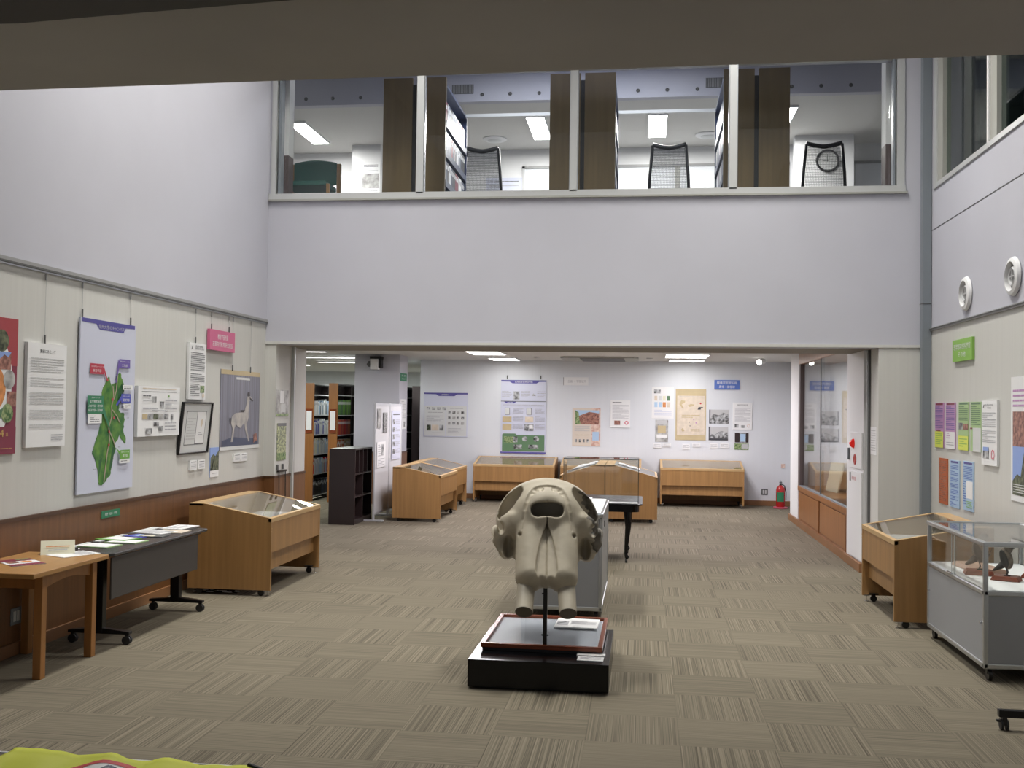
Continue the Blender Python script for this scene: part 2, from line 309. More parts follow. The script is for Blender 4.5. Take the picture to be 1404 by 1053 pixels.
# ------------------------------------------------------------------ setting: upper level room
st(B('floor_upper',(-9,11.55,3.95),(6,17,4.05),'dgrey'))
st(B('wall_upper_back',(-9,16.45,4.05),(6,16.6,6.1),'white'))
st(B('wall_upper_left',(-9,11.5,4),(-8.9,16.5,6.5),'white')); st(B('wall_upper_right',(5.9,11.5,4),(6,16.5,6.5),'white'))
st(M().box((-9,13.8,6.0),(6,16.6,6.1),'ceil').box((-9,13.78,5.99),(6,13.9,6.45),'lav').box((-9,11.5,6.42),(6,13.9,6.5),'lav').obj('ceiling_upper'))
st(M().box((-4.30,11.55,4.15),(-4.19,11.72,4.72),'wallbrown').box((-4.30,11.55,4.72),(-4.19,11.72,6.42),'white').obj('wall_upper_jamb'))
st(M().box((2.60,11.55,4.15),(2.74,11.75,4.72),'wallbrown').box((2.60,11.55,4.72),(2.74,11.75,6.42),'white').obj('wall_upper_pier'))
# gallery window in the middle wall
w=thing('window_1',None,None,(0,0,0)); st(w)
zb,zt=4.17,5.62
b=M(); b.box((-4.32,11.27,zb-.03),(2.75,11.4,zb+.035),'frameg'); b.box((-4.30,11.3,zt-.03),(2.74,11.4,zt),'frameg')
b.box((-4.32,11.265,zb-.05),(2.77,11.30,zb-.03),'beigeg')
b.box((-4.30,11.285,zb),(-4.245,11.4,zt),'frameg'); b.box((-4.22,11.3,zb),(-4.19,11.4,zt),'bluegrey'); b.box((2.66,11.285,zb),(2.74,11.4,zt),'frameg'); b.box((2.625,11.3,zb),(2.645,11.4,zt),'bluegrey')
b.obj('window_frame',w)
MX=[-2.545,-.802,.94]
for x in MX: M().box((x-.04,11.27,zb+.02),(x+.04,11.4,zt),'frameg').box((x-.05,11.30,zb+.02),(x+.05,11.34,zt),'alu').obj('mullion',w)
ed=[-4.19]+MX+[2.63]
for i in range(4):
    B('pane',(ed[i]+.04,11.33,zb+.03),(ed[i+1]-.04,11.338,zt-.03),'glass',w)
# window of the right wall
w=thing('window_2',None,None); st(w)
b=M(); b.box((2.985,-1,4.12),(3.08,11.12,4.17),'frameg'); b.box((2.985,11.0,4.17),(3.08,11.12,5.7),'frameg'); b.box((3.0,10.83,4.17),(3.08,11.0,5.7),'beigeg')
b.obj('window_frame',w)
for y in (9.39,7.7,6.0): M().box((2.985,y,4.17),(3.03,y+.045,5.7),'white').box((3.0,y-.17,4.17),(3.08,y,5.7),'beigeg').obj('mullion',w)
for y0,y1 in ((9.44,10.83),(7.75,9.22),(6.05,7.53)): B('pane',(3.04,y0,4.17),(3.046,y1,5.7),'glassd',w)
st(B('wall_corridor',(4.4,2,4.1),(4.5,11.5,6.4),'grey')); st(B('floor_corridor',(3.3,2,4.0),(4.5,11.5,4.1),'dgrey')); st(B('ceiling_corridor',(3.3,2,6.4),(4.5,11.5,6.5),'lgrey')); st(B('wall_corridor_end',(3.3,11.3,4.1),(4.5,11.5,6.4),'grey'))
tag(B('corridor_cabinet',(3.35,9.95,4.101),(3.7,10.8,6.2),'darkgreen'),'dark green tall cabinet behind the right upper window','cabinet')
t=thing('corridor_shelf','small shelf holding a dark screen behind the right upper window','shelf',(3.6,9.62,4.101))
B('shelf_board',(-.15,-.3,.5),(.25,.25,.53),'lgrey',t); B('leg',(-.1,-.25,0),(-.06,-.2,.5),'dgrey',t); B('leg',(.16,.15,0),(.2,.2,.5),'dgrey',t)
tag(B('screen',(3.65,9.5,4.64),(3.7,9.82,5.05),'black'),'dark flat screen standing on the corridor shelf','screen')
t=thing('slanted_book_rack','dark leaning rack seen through the nearer pane of the right upper window','rack',(3.7,8.3,4.101))
M().prism([(-.5,0),(.3,0),(.6,1.6),(.45,1.65)],'x',-.1,.25,'navy').obj('frame',t); M().prism([(-.1,.3),(.1,.3),(.42,1.4),(.3,1.45)],'x',-.12,-.1,'lgrey').obj('cover',t)
# ------------------------------------------------------------------ ceiling lamps and lights
def lamp_fixture(x,y,wx,wy,z,label,group,m='tube',name='ceiling_light'):
    t=thing(name,label,'ceiling light',(x,y,z),0,group)
    b=M()
    for q in ((-wx/2-.015,-wy/2-.015,wx/2+.015,-wy/2),(-wx/2-.015,wy/2,wx/2+.015,wy/2+.015),(-wx/2-.015,-wy/2,-wx/2,wy/2),(wx/2,-wy/2,wx/2+.015,wy/2)): b.box((q[0],q[1],-.03),(q[2],q[3],0),'white')
    b.obj('frame',t); B('diffuser',(-wx/2,-wy/2,-.024),(wx/2,wy/2,-.004),m,t)
    return t
for x,y,wx,wy,lab in ((-2.65,17.05,.55,1.0,'square lit ceiling light above the hanging banner, nearer of two'),(-2.62,19.1,.5,.8,'square lit ceiling light against the back wall above the hanging banner'),(.72,17.6,.7,.95,'lit ceiling light above the beige scroll, nearer of two'),(.78,19.15,.62,.7,'lit ceiling light against the back wall above the beige scroll')):
    lamp_fixture(x,y,wx,wy,2.729,lab,None)
for x,y in ((-2.6,13.9),(.7,13.9)): lamp_fixture(x,y,.6,1.0,2.729,'lit ceiling light of the back room hidden behind the lintel','ceiling lights near the opening')
for y,x0,x1 in ((16.95,-7.0,-5.42),(18.95,-7.6,-5.0),(20.9,-6.85,-5.3),(22.6,-9,-7.6),(15.0,-7.5,-5.6)):
    lamp_fixture((x0+x1)/2,y,x1-x0,.16,2.729,{16.95:'short lit tube light in the library, nearest of the four over the shelves',18.95:'longest lit tube light over the library shelves',20.9:'lit tube light behind the longest one in the library'}.get(y,'lit tube light of the library ceiling'),'library tube lights')
for i,(x,y) in enumerate(((-5.17,15.15),(-3.4,15.15),(-1.6,15.15),(.16,15.15),(1.93,14.95))):
    lamp_fixture(x,y,.26,1.2,5.999,['twin tube light upstairs over the green chair','twin tube light upstairs behind the left wooden bookcase end','twin tube light upstairs above the left mesh chair','twin tube light upstairs above the middle mesh chair','twin tube light upstairs beside the right wooden bookcase end'][i],'upstairs tube lights','tubec')
def area(name,x,y,z,sx,sy,e,col=(1,1,1),rot=(0,0,0)):
    l=bpy.data.lights.new(name,'AREA'); l.shape='RECTANGLE'; l.size=sx; l.size_y=sy; l.energy=e; l.color=col
    o=bpy.data.objects.new(name,l); COL.objects.link(o); o.location=(x,y,z); o.rotation_euler=rot; return o
HC=(1,.975,.90)
for i,(x,y,e) in enumerate(((-2.9,7.35,120),(1.0,8.1,98),(-2.8,9.7,70),(1.0,9.9,75))):
    area('hall_lamp',x,y,7.1,.6,1.2,e*.85,HC).data.spread=math.radians(115)
    lamp_fixture(x,y,.6,1.2,7.199,'large ceiling light high over the hall','hall ceiling lights')
for x,y in ((-2.65,17.05),(.72,17.6),(-2.6,13.9),(.7,13.9)): area('back_lamp',x,y,2.66,.5,.9,62,(1,.94,1))
for x,y,e in ((-6.8,16.9,50),(-6.3,19.4,70),(-6.2,21,90),(-7.5,24,150)): area('library_lamp',x,y,2.66,1.4,.2,e,(.93,1,.93))
for x in (-5.17,-1.6,.16,1.93): area('upper_light',x,15.1,5.93,.26,1.2,66,(1,.98,.95))
area('upper_light',-.8,12.6,6.38,3,.4,70,(.9,.93,1))  # added fill with no fixture, brightens the upstairs bulkhead
W=bpy.data.worlds.new('world'); SC.world=W; W.use_nodes=True; W.node_tree.nodes['Background'].inputs[0].default_value=(.9,.93,1,1); W.node_tree.nodes['Background'].inputs[1].default_value=.32
SC.view_settings.view_transform='Standard'; SC.view_settings.look='None'; SC.view_settings.gamma=1; SC.view_settings.exposure=0; SC.view_settings.use_curve_mapping=False
# ------------------------------------------------------------------ slanted glass-topped display cases
def casters(t,pts,r=.03,z=0):
    for x,y in pts:
        b=M(); b.cyl((x-.012,y,z+r),(x+.012,y,z+r),r,'black',n=14); b.box((x-.016,y-.012,z+r*1.2),(x+.016,y+.012,z+r*2+.012),'blackm'); b.obj('caster',t,smooth='auto')
def desk_case(label,loc,rz,L=1.44,d=.76,group='sloping glass topped wooden display cases',hf=.715,hb=.84,deck='paper'):
    t=thing('display_case',label,'display case',loc,rz,group); F=-d/2; Bk=d/2; w=.028; fl=.14
    top=lambda y: hf+(hb-hf)*(y-F)/(d-fl) if y<Bk-fl else hb
    prof=[(F,.055),(F,hf),(Bk-fl,hb),(Bk,hb),(Bk,.055)]
    for x in (-L/2,L/2-w): M().prism(prof,'x',x,x+w,'oak').obj('side_panel',t,bevel=.002)
    B('front_panel',(-L/2+w,F+.004,.40),(L/2-w,F+.026,hf-.035),'oak',t)
    B('lower_panel',(-L/2+w,F+.06,.225),(L/2-w,F+.08,.41),'oak',t)
    B('back_panel',(-L/2+w,Bk-.02,.08),(L/2-w,Bk,hb-.002),'oak',t)
    B('bottom_panel',(-L/2+w,F+.08,.225),(L/2-w,Bk-.02,.245),'oak',t)
    # rim round the glass
    b=M(); e=.03
    for x0,x1 in ((-L/2,-L/2+e+.012),(L/2-e-.012,L/2)): b.prism([(F,hf),(Bk-fl,hb),(Bk-fl,hb+.004),(F,hf+.004)],'x',x0,x1,'oaktop')
    b.prism([(F-.002,hf-.035),(F+e,hf-.03),(F+e,top(F+e)+.004),(F-.002,hf+.004)],'x',-L/2,L/2,'oaktop')
    b.box((-L/2,Bk-fl,hb-.02),(L/2,Bk,hb+.004),'oaktop'); b.obj('rim',t,bevel=.001)
    # well
    b=M(); b.box((-L/2+w,F+.03,.625),(L/2-w,Bk-fl,.635),deck); b.obj('deck',t)
    b=M(); b.box((-L/2+w,Bk-fl,.63),(L/2-w,Bk-fl+.012,hb-.02),'oakin'); b.box((-L/2+w,F+.026,.58),(L/2-w,F+.034,hf-.03),'oakin')
    for x0 in (-L/2+w,L/2-w-.008): b.prism([(F+.03,.58),(F+.03,hf-.02),(Bk-fl,hb-.02),(Bk-fl,.58)],'x',x0,x0+.008,'oakin')
    b.obj('lining',t)
    y0,y1=F+e,Bk-fl
    M().prism([(y0,top(y0)-.004),(y1,hb-.004),(y1,hb+.001),(y0,top(y0)+.001)],'x',-L/2+.04,L/2-.04,'glassg').obj('glass_top',t)
    for x in (-L/2+.04,L/2-.04):
        for y in (F+.10,Bk-.10):
            b=M(); b.cyl((x-.011,y,.03),(x+.011,y,.03),.03,'black',n=14); b.box((x-.016,y-.014,.04),(x+.016,y+.014,.075),'blackm'); b.box((x-.03,y-.04,.07),(x+.03,y+.04,.078),'blackm'); b.obj('caster',t,smooth='auto')
        b=M(); b.cyl((x,F+.035,.0),(x,F+.035,.006),.018,'chrome'); b.cyl((x,F+.035,.006),(x,F+.035,.06),.005,'chrome'); b.box((x-.028,F+.01,.056),(x+.028,F+.06,.066),'chrome'); b.obj('levelling_foot',t)
    for x in (-L/2+w/2,):
        b=M(); b.cyl((x,F+.001,hf-.09),(x,F-.003,hf-.09),.006,'oaktop'); b.cyl((x,F+.001,hf-.12),(x,F-.003,hf-.12),.006,'oaktop'); b.obj('screw_cap',t)
    return t
G='sloping glass topped wooden display cases'
desk_case('wooden display case against the left wall beside the dark folding table',(-3.79,9.80,0),PI/2,1.44,.80)
desk_case('wooden display case at the right wall behind the aluminium showcase',(2.06+.39,9.40,0),-PI/2,1.26,.78)
desk_case('nearer of two wooden display cases left of the skull, beside the white partition',(-3.47,16.23,0),PI/2,1.44,.76)
desk_case('wooden display case at back left, farther one of the pair beside the partition',(-3.56,17.83,0),PI/2,1.44,.70)
desk_case('wooden display case against the back wall under the hanging banner',(-2.41,19.47,0),0,1.54,.78,deck='lgrey')
desk_case('wooden display case against the back wall behind the table with the glass box',(-.78,19.47,0),0,1.50,.78)
desk_case('wooden display case against the back wall under the beige scroll',(1.08,19.47,0),0,1.52,.78)
desk_case('left half of the back to back pair of display cases behind the black table',(-.955,16.98,0),-PI/2,1.44,.71,hb=.90)
desk_case('right half of the back to back pair of display cases behind the black table',(-.18,16.98,0),PI/2,1.44,.82,hb=.90)
# things lying in or on the cases
def sheet(name,label,cat,x,y,z,w,l,rz,m,items=(),th=.003,group=None,tilt=(0,0)):
    b=M(); b.box((-w/2,-l/2,0),(w/2,l/2,th),m)
    q=M(); decorate(q,w,l,0,items)
    for v,f,mm in [(q.v,q.f,q.m)]:
        o=len(b.v); b.v+=[(a,c,th-bb) for a,bb,c in v]; 
        for i,ff in enumerate(f): b.f.append(tuple(o+k for k in ff)); b.m.append(b.mi(q.ms[mm[i]]))
    o=b.obj(name,loc=(x,y,z)); o.rotation_euler=(tilt[0],tilt[1],rz); return tag(o,label,cat,group)
PI2=PI/2
sheet('exhibit_sheet','large white exhibit sheet with small pictures inside the case beside the partition','sheet',-3.44,16.1,.6365,.95,.42,PI2,'paper',[('r',.1,.1,.3,.3,'bphoto'),('r',.4,.1,.55,.3,'bphoto2'),('r',.1,.45,.2,.6,'gphoto'),('l',.1,.65,.9,.9,5,'inkl'),('r',.65,.15,.85,.35,'bphoto')])
sheet('exhibit_sheet','plain grey exhibit sheet inside the farther case beside the partition','sheet',-3.52,17.8,.6365,1.0,.36,PI2,'lgrey')
sheet('exhibit_sheet','white printed sheet inside the left wall display case','sheet',-3.72,10.1,.6365,.4,.3,PI2,'paper',[('l',.1,.1,.9,.9,8,'inkl')])
sheet('exhibit_sheet','open white booklet inside the left wall display case','sheet',-3.7,9.55,.6365,.42,.3,PI2,'paper',[('l',.08,.1,.46,.9,7,'ink'),('l',.54,.1,.92,.9,7,'ink')])
sheet('dark_scroll','long dark scroll laid out in the case under the hanging banner','scroll',-2.25,19.35,.6365,.98,.22,0,'darkgrey')
sheet('dark_scroll','second long dark strip behind the dark scroll under the hanging banner','scroll',-2.25,19.62,.6365,.98,.10,0,'darkgrey')
sheet('exhibit_sheet','pale sheet in the display case under the beige scroll','sheet',1.0,19.4,.6365,1.1,.35,0,'lgrey')
sheet('white_tag','small white card on the corner of the case under the beige scroll','card',1.66,19.78,.845,.09,.05,0,'paper')
sl=math.atan2(.90-.715,.68)
def open_book(label,x,y,z,ry,rz,dark):
    t=thing('exhibit_book',label,'book',(x,y,z)); t.rotation_euler=(0,ry,rz)
    B('cover',(-.18,-.14,0),(.18,.14,.008),'black' if dark else 'lgrey',t)
    M().prism([(-.17,.008),(-.17,.02),(-.09,.028),(0,.014),(.09,.028),(.17,.02),(.17,.008)],'y',-.13,.13,'paper').obj('pages',t)
open_book('open book on the left slope of the back to back cases',-.90,16.85,.865,-sl,0,False)
open_book('dark covered book lying beside the open book on the left slope',-.93,16.45,.857,-sl,0,True)
open_book('open white book on the right slope of the back to back cases',-.22,16.5,.86,sl,0,True)
# ------------------------------------------------------------------ aluminium showcases
def showcase(label,x0,x1,y0,y1,H=.92,deck=.60,base=.085,doors='-x',glassy=True):
    t=thing('aluminium_showcase',label,'showcase',((x0+x1)/2,(y0+y1)/2,0)); a=(x1-x0)/2; c=(y1-y0)/2; p=.03
    for sx in (-1,1):
        for sy in (-1,1):
            M().box((sx*a,sy*c,base),(sx*(a-p),sy*(c-p),H-.02),'alu').obj('post',t,bevel=.006)
            casters(t,[(sx*(a-.05),sy*(c-.05))],.038)
    b=M()
    for z0,z1 in ((base,base+.035),(deck-.035,deck),(H-.032,H)):
        q=.0 if z1<H else .004
        b.box((-a-q,-c-q,z0),(a+q,-c+p,z1),'alu').box((-a-q,c-p,z0),(a+q,c+q,z1),'alu').box((-a-q,-c+p,z0),(-a+p,c-p,z1),'alu').box((a-p,-c+p,z0),(a+q,c-p,z1),'alu')
    b.obj('rail',t,bevel=.007)
    for n,A_,B_ in (('end_panel',(-a+p,-c+.008,base+.03),(a-p,-c+.014,deck-.03)),('end_panel',(-a+p,c-.014,base+.03),(a-p,c-.008,deck-.03)),('side_panel',(-a+.008,-c+p,base+.03),(-a+.014,c-p,deck-.03)),('side_panel',(a-.014,-c+p,base+.03),(a-.008,c-p,deck-.03))): B(n,A_,B_,'panelg',t)
    B('deck',(-a+.02,-c+.02,deck-.012),(a-.02,c-.02,deck-.002),'paper',t)
    B('bottom',(-a+.02,-c+.02,base),(a-.02,c-.02,base+.01),'panelg',t)
    if glassy:
        B('glass_top',(-a+p,-c+p,H-.012),(a-p,c-p,H-.006),'glassg',t)
        for A_,B_ in (((-a+p,-c+.010,deck),(a-p,-c+.014,H-.03)),((-a+p,c-.014,deck),(a-p,c-.010,H-.03)),((a-.014,-c+p,deck),(a-.010,c-p,H-.03))): B('glass_pane',A_,B_,'glass',t)
        B('sliding_glass',(-a+.008,-c+p,deck),(-a+.012,.05,H-.03),'glass',t); g=B('sliding_glass',(-a+.016,-.02,deck),(-a+.020,c-p,H-.03),'glass',t)
        M().box((-a+.004,-.02,deck),(-a+.007,-.015,H-.03),'frameg').box((-a+.004,.05,deck),(-a+.007,.055,H-.03),'frameg').obj('edge_strip',t)
        B('handle',(-a-.012,.02,deck-.004),(-a+.004,.12,deck+.008),'chrome',t,bevel=.002)
    for y in (-c+.06,c-.06): M().cyl((-a+.01,y,.38),(-a-.008,y,.38),.009,'chrome').obj('lock',t)
    return t
showcase('aluminium and glass showcase with stuffed birds at the right wall',2.245,2.96,7.13,8.50)
showcase('grey aluminium cabinet with a white top standing behind the skull',-1.0,-.325,8.55,9.95,H=.895,deck=.885,glassy=False)
tag(B('cabinet_top_sheet',(-.985,8.565,.897),(-.345,9.935,.903),'paper'),'white board lying on the grey aluminium cabinet behind the skull','board')
tag(M().box((-.60,9.55,.904),(-.47,9.70,.935),'paper').obj('white_box',bevel=.003),'small white box on the grey cabinet behind the skull','box')
tag(B('black_plate',(-.3205,8.70,.775),(-.316,8.77,.825),'black'),'small black square fixed to the grey cabinet behind the skull','plate')
# birds
def bird(label,x,y,z,rz,body='feather',sc=1,look=1):
    bs=thing('stuffed_bird',label,'stuffed bird',(x,y,z),rz); bs.scale=(sc,sc,sc)
    M().prism([(-.085,0),(.085,0),(.07,.028),(-.07,.028)],'y',-.055,.055,'redwood').obj('wooden_base',bs,bevel=.003)
    b=M(); b.ell((0,0,.135),(.038,.035,.068),body,rot=-.25); b.ell((.012,0,.20),(.026,.024,.032),body)
    b.tube([(-.015,0,.10),(-.045,0,.075),(-.075,0,.055)],[.024,.016,.006],'featherd'); b.obj('body',bs,smooth=True)
    M().ell((.028,0,.222),(.030,.027,.028),'featherd').obj('head',bs,smooth=True)
    M().cyl((.052,0,.222),(.092,0,.212),.007,'black',r2=.001,n=8).obj('beak',bs)
    for sy in (-1,1):
        M().ell((-.008,.032*sy,.135),(.022,.01,.06),'featherd',rot=-.3).obj('wing',bs,smooth=True)
        M().tube([(.0,.014*sy,.08),(.008,.014*sy,.05),(.002,.014*sy,.03)],.0035,'black').tube([(-.012,.014*sy,.030),(.002,.014*sy,.031),(.024,.018*sy,.030)],.0025,'black').obj('leg',bs)
        M().ell((.045,.024*sy,.228),(.005,.003,.005),'chrome',n=8).obj('eye',bs)
bird('small dark stuffed bird on a red wooden base in the middle of the showcase',2.55,7.62,.60,-.5,sc=1.12)
bird('brown stuffed bird behind the corner post of the showcase',2.44,7.86,.60,-.2,sc=1.2)
bird('white breasted stuffed bird at the right edge of the photo',2.80,7.75,.60,2.6,'featherw',sc=1.15)
bird('stuffed bird lowest on its plank nearest the front glass',2.72,7.42,.60,-2.6,'featherw',sc=.8)
t=thing('specimen_board','long pale wooden board with dried specimens at the far end of the showcase','specimen',(2.52,8.12,.60),.1)
M().prism([(-.12,0),(.12,0),(.10,.03),(-.10,.03)],'y',-.22,.22,'boardp').obj('board',t,bevel=.003)
b=M()
for k in range(9):
    a=k*.7; b.tube([(.02,-.05,.03),(.02+.02*math.cos(a),-.05+.02*math.sin(a),.09),(.02+.06*math.cos(a),-.05+.06*math.sin(a),.13+.05*(k%3)/2)],[.005,.004,.002],'feather',n=5)
b.obj('branch',t)
# ------------------------------------------------------------------ skull on its plinth
def ndot(a,b): return a[0]*b[0]+a[1]*b[1]+a[2]*b[2]
def ell(X,c,r):
    k0=np.sqrt(sum(((X[i]-c[i])/r[i])**2 for i in range(3))); k1=np.sqrt(sum(((X[i]-c[i])/(r[i]*r[i]))**2 for i in range(3)))+1e-6
    return k0*(k0-1)/k1
def cone(X,a,b,ra,rb):
    d=[b[i]-a[i] for i in range(3)]; L=sum(q*q for q in d); t=np.clip(sum((X[i]-a[i])*d[i] for i in range(3))/L,0,1)
    return np.sqrt(sum((X[i]-a[i]-t*d[i])**2 for i in range(3)))-(ra+(rb-ra)*t)
def smin(a,b,k): h=np.clip(.5+.5*(b-a)/k,0,1); return b+(a-b)*h-k*h*(1-h)
def smax(a,b,k): return -smin(-a,-b,k)
def base_sdf(X):
    u,w,v=X; U=np.abs(u); Y=(U,w,v)
    F=ell(Y,(0,.38,1.015),(.338,.33,.292))
    F=smin(F,ell(Y,(0,.18,1.01),(.235,.185,.235)),.06)                               # face block
    F=smin(F,cone(Y,(.102,.14,1.02),(.107,-.135,.655),.10,.099),.02)                # tusk sheaths
    F=smin(F,cone(Y,(0,.135,1.02),(0,-.125,.665),.095,.080),.02)                     # plate between them
    F=smin(F,cone(Y,(.215,.14,1.0),(.305,.15,.95),.070,.045),.05)                    # orbit rim
    F=smin(F,cone(Y,(.315,.15,.95),(.332,.16,.885),.036,.026),.02)
    F=smin(F,cone(Y,(.332,.16,.885),(.322,.17,.835),.026,.014),.015)
    F=smin(F,ell(Y,(.262,.27,.835),(.060,.13,.072)),.03)
    F=smin(F,cone(Y,(.20,.20,.93),(.27,.25,.84),.055,.04),.03)
    F=smin(F,cone(Y,(.318,.2,.90),(.33,.52,.95),.034,.04),.03)
    F=smin(F,ell(Y,(.14,.22,.84),(.085,.14,.13)),.03)                              # molar block
    F=smin(F,cone(Y,(.235,.115,1.04),(.292,.165,1.03),.018,.016),.04)                # brow corner
    return F
def full_sdf(X):
    u,w,v=X; U=np.abs(u); Y=(U,w,v); F=base_sdf(X)
    for dw in (0,.04,.08,.12):                                                          # temporal hollows
        F=smax(F,-cone(Y,(.188,.165+dw,1.222),(.246,.185+dw,1.145),.030,.052),.007)
        F=smax(F,-cone(Y,(.246,.185+dw,1.145),(.303,.215+dw,1.045),.052,.026),.007)
    F=smax(F,-ell(Y,(.306,.09,.972),(.028,.11,.045)),.008)                          # eye sockets
    F=smax(F,-ell(Y,(.252,.09,.842),(.040,.17,.085)),.007)                           # hollow under the cheek
    # nasal opening: wide, flat topped, drooping corners, with a low spine below
    q=((U/.108)**3+(np.abs(v-1.096)/.051)**3)**(1/3)-1; N=np.maximum(q*.046,w-.24)
    N=smax(N,-ell((U,w,v),(0,.0,1.035),(.062,.20,.022)),.012)
    F=smax(F,-N,.010)
    F=smax(F,-ell(Y,(.0,.0,1.17),(.10,.035,.05)),.03)                               # dished forehead above it
    ws=lambda vv: .0155-(1.02-vv)*.753
    hw=np.interp(v,[.60,.625,.655,.70,.76,.873,.95,1.02],[-.02,.020,.055,.072,.068,.047,.024,-.004]).astype(np.float32)
    F=smax(F,-np.maximum((U-hw)*.9,(w-(ws(v)+.052-.25*U))*.8),.005)
    F=smax(F,-smax(smax(U-np.where(v<.665,.0045,.0034),w-(ws(v)+.064),.002),np.abs(v-.80)-.25,.002),.003)
    for a,b2,r in ARCH: F=smax(F,-cone(Y,a,b2,r,r),.005)
    for c,r in PITS: F=smax(F,-ell(Y,c,(r,r*2.6,r)),.006)
    # coarse bone relief
    F=F+.0005*np.sin(u*61+3*np.sin(v*23))*np.sin(v*47+w*31)
    return F
def surf(u,v):
    w=np.linspace(-.35,.5,341); F=base_sdf((np.full_like(w,u),w,np.full_like(w,v))); i=np.argmax(F<0); return float(w[i])
AP=[(.172,.935),(.166,.97),(.160,1.03),(.150,1.10),(.134,1.16),(.112,1.205),(.084,1.238),(.05,1.252),(.0,1.256)]
AP3=[(u,surf(u,v)-.002,v) for u,v in AP]
ARCH=[(AP3[i],AP3[i+1],(.006,.007,.010,.014,.018,.020,.021,.021)[i]) for i in range(8)]
PITS=[((u,surf(u,v)+.004,v),r) for u,v,r in ((.180,.934,.015),(.098,1.205,.015),(.074,1.226,.017),(.042,1.232,.015),(.0,1.152,.007))]
h_=.0062
gu=np.arange(-.42,.42,h_,dtype=np.float32); gw_=np.arange(-.30,.78,h_,dtype=np.float32); gv=np.arange(.52,1.36,h_,dtype=np.float32)
X=np.meshgrid(gu,gw_,gv,indexing='ij'); FF=full_sdf(X)
def surface_nets(F,ax):
    nx,ny,nz=F.shape; S=np.zeros((nx-1,ny-1,nz-1,3),np.float32); C=np.zeros((nx-1,ny-1,nz-1),np.float32); ins=F<0; E=[]
    for d in range(3):
        a=[slice(None)]*3; b=[slice(None)]*3; a[d]=slice(0,-1); b[d]=slice(1,None); a=tuple(a);b=tuple(b)
        I=np.argwhere(ins[a]!=ins[b]); o=[k for k in range(3) if k!=d]
        I=I[(I[:,o[0]]>0)&(I[:,o[1]]>0)&(I[:,o[0]]<F.shape[o[0]]-1)&(I[:,o[1]]<F.shape[o[1]]-1)]
        J=I.copy(); J[:,d]+=1; f0=F[tuple(I.T)]; f1=F[tuple(J.T)]; t=f0/(f0-f1); Pn=I.astype(np.float32); Pn[:,d]+=t
        cells=[]
        for p,q in ((0,0),(1,0),(1,1),(0,1)):
            K=I.copy(); K[:,o[0]]-=p; K[:,o[1]]-=q; np.add.at(S,tuple(K.T),Pn); np.add.at(C,tuple(K.T),1); cells.append(K)
        E.append((cells,ins[a][tuple(I.T)],d))
    idx=-np.ones(C.shape,np.int64); m=C>0; idx[m]=np.arange(m.sum()); V=S[m]/C[m][:,None]
    V=np.stack([ax[k][0]+V[:,k]*h_ for k in range(3)],1); faces=[]
    for cells,fl,d in E:
        Q=np.stack([idx[tuple(c.T)] for c in cells],1); fl2=fl if d!=1 else ~fl
        Q[fl2]=Q[fl2][:,::-1]; faces.append(Q)
    return V,np.concatenate(faces)
V,Q=surface_nets(FF,(gu,gw_,gv))
def place(V):   # from the measuring plane (6.7 m off) to its true distance
    k=(6.7+V[:,1])/6.7; return np.stack([(-.62+V[:,0])*k,6.7+V[:,1],1.75+(V[:,2]-1.75)*k],1)
sk=thing('elephant_skull','large grey elephant skull cast on a black pole above the low black plinth','skull',(-.62,6.9,.45)); O_=np.array([-.62,6.9,.45])
me=bpy.data.meshes.new('cranium'); PV=place(V)-O_
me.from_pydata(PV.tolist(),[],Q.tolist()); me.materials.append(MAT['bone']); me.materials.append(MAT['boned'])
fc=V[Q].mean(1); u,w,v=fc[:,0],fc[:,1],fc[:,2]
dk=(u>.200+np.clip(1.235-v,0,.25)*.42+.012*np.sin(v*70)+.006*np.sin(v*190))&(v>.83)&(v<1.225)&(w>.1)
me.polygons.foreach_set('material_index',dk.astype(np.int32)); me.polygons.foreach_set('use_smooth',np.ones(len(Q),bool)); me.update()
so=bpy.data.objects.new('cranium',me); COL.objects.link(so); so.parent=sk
def PT(u,w,v): return Vector((place(np.array([[u,w,v]]))-O_)[0])
for sx in (-1,1):
    a,b2=PT(sx*.128,-.10,.655),PT(sx*.145,-.30,.425)
    M().cyl(a,b2,.058,'tusk',r2=.056,n=32).obj('tusk',sk,smooth='auto')
    d=(b2-a).normalized(); M().cyl(b2,b2+d*.002,.0545,'cut',n=32).obj('cut_end',sk)
st_=thing('skull_stand','thin black metal pole carrying the skull','stand',(-.622,6.68,.2))
M().box((-.013,-.013,.025),(.013,.013,.50),'blackm').obj('pole',st_); M().cyl((-.024,0,.085),(.024,0,.085),.005,'blackm').cyl((-.022,-.01,.355),(.01,-.01,.355),.005,'blackm').obj('screw',st_)
M().tube([(0,0,.45),(0,.03,.55),(0,.09,.62)],.012,'blackm').obj('bracket',st_)
t=thing('plinth','low black glossy plinth under the elephant skull','plinth',(-.637,6.89,0))
B('body',(-.442,-.52,.012),(.442,.52,.183),'plinth',t,bevel=.003); M().box((-.40,-.48,0),(.40,.48,.012),'black').obj('base',t)
t=thing('framed_print','wooden framed pale print lying flat under the skull','framed print',(-.637,7.055,.1935)); t.rotation_euler=(.020,0,-.01)
b=M(); fw_,fl_=.395,.445
b.prism([(-fw_,-fl_),(fw_,-fl_),(fw_-.03,-fl_+.03),(-fw_+.03,-fl_+.03)],'z',.02,.048,'mahogany').prism([(-fw_,fl_),(fw_,fl_),(fw_-.03,fl_-.03),(-fw_+.03,fl_-.03)],'z',.02,.048,'mahogany')
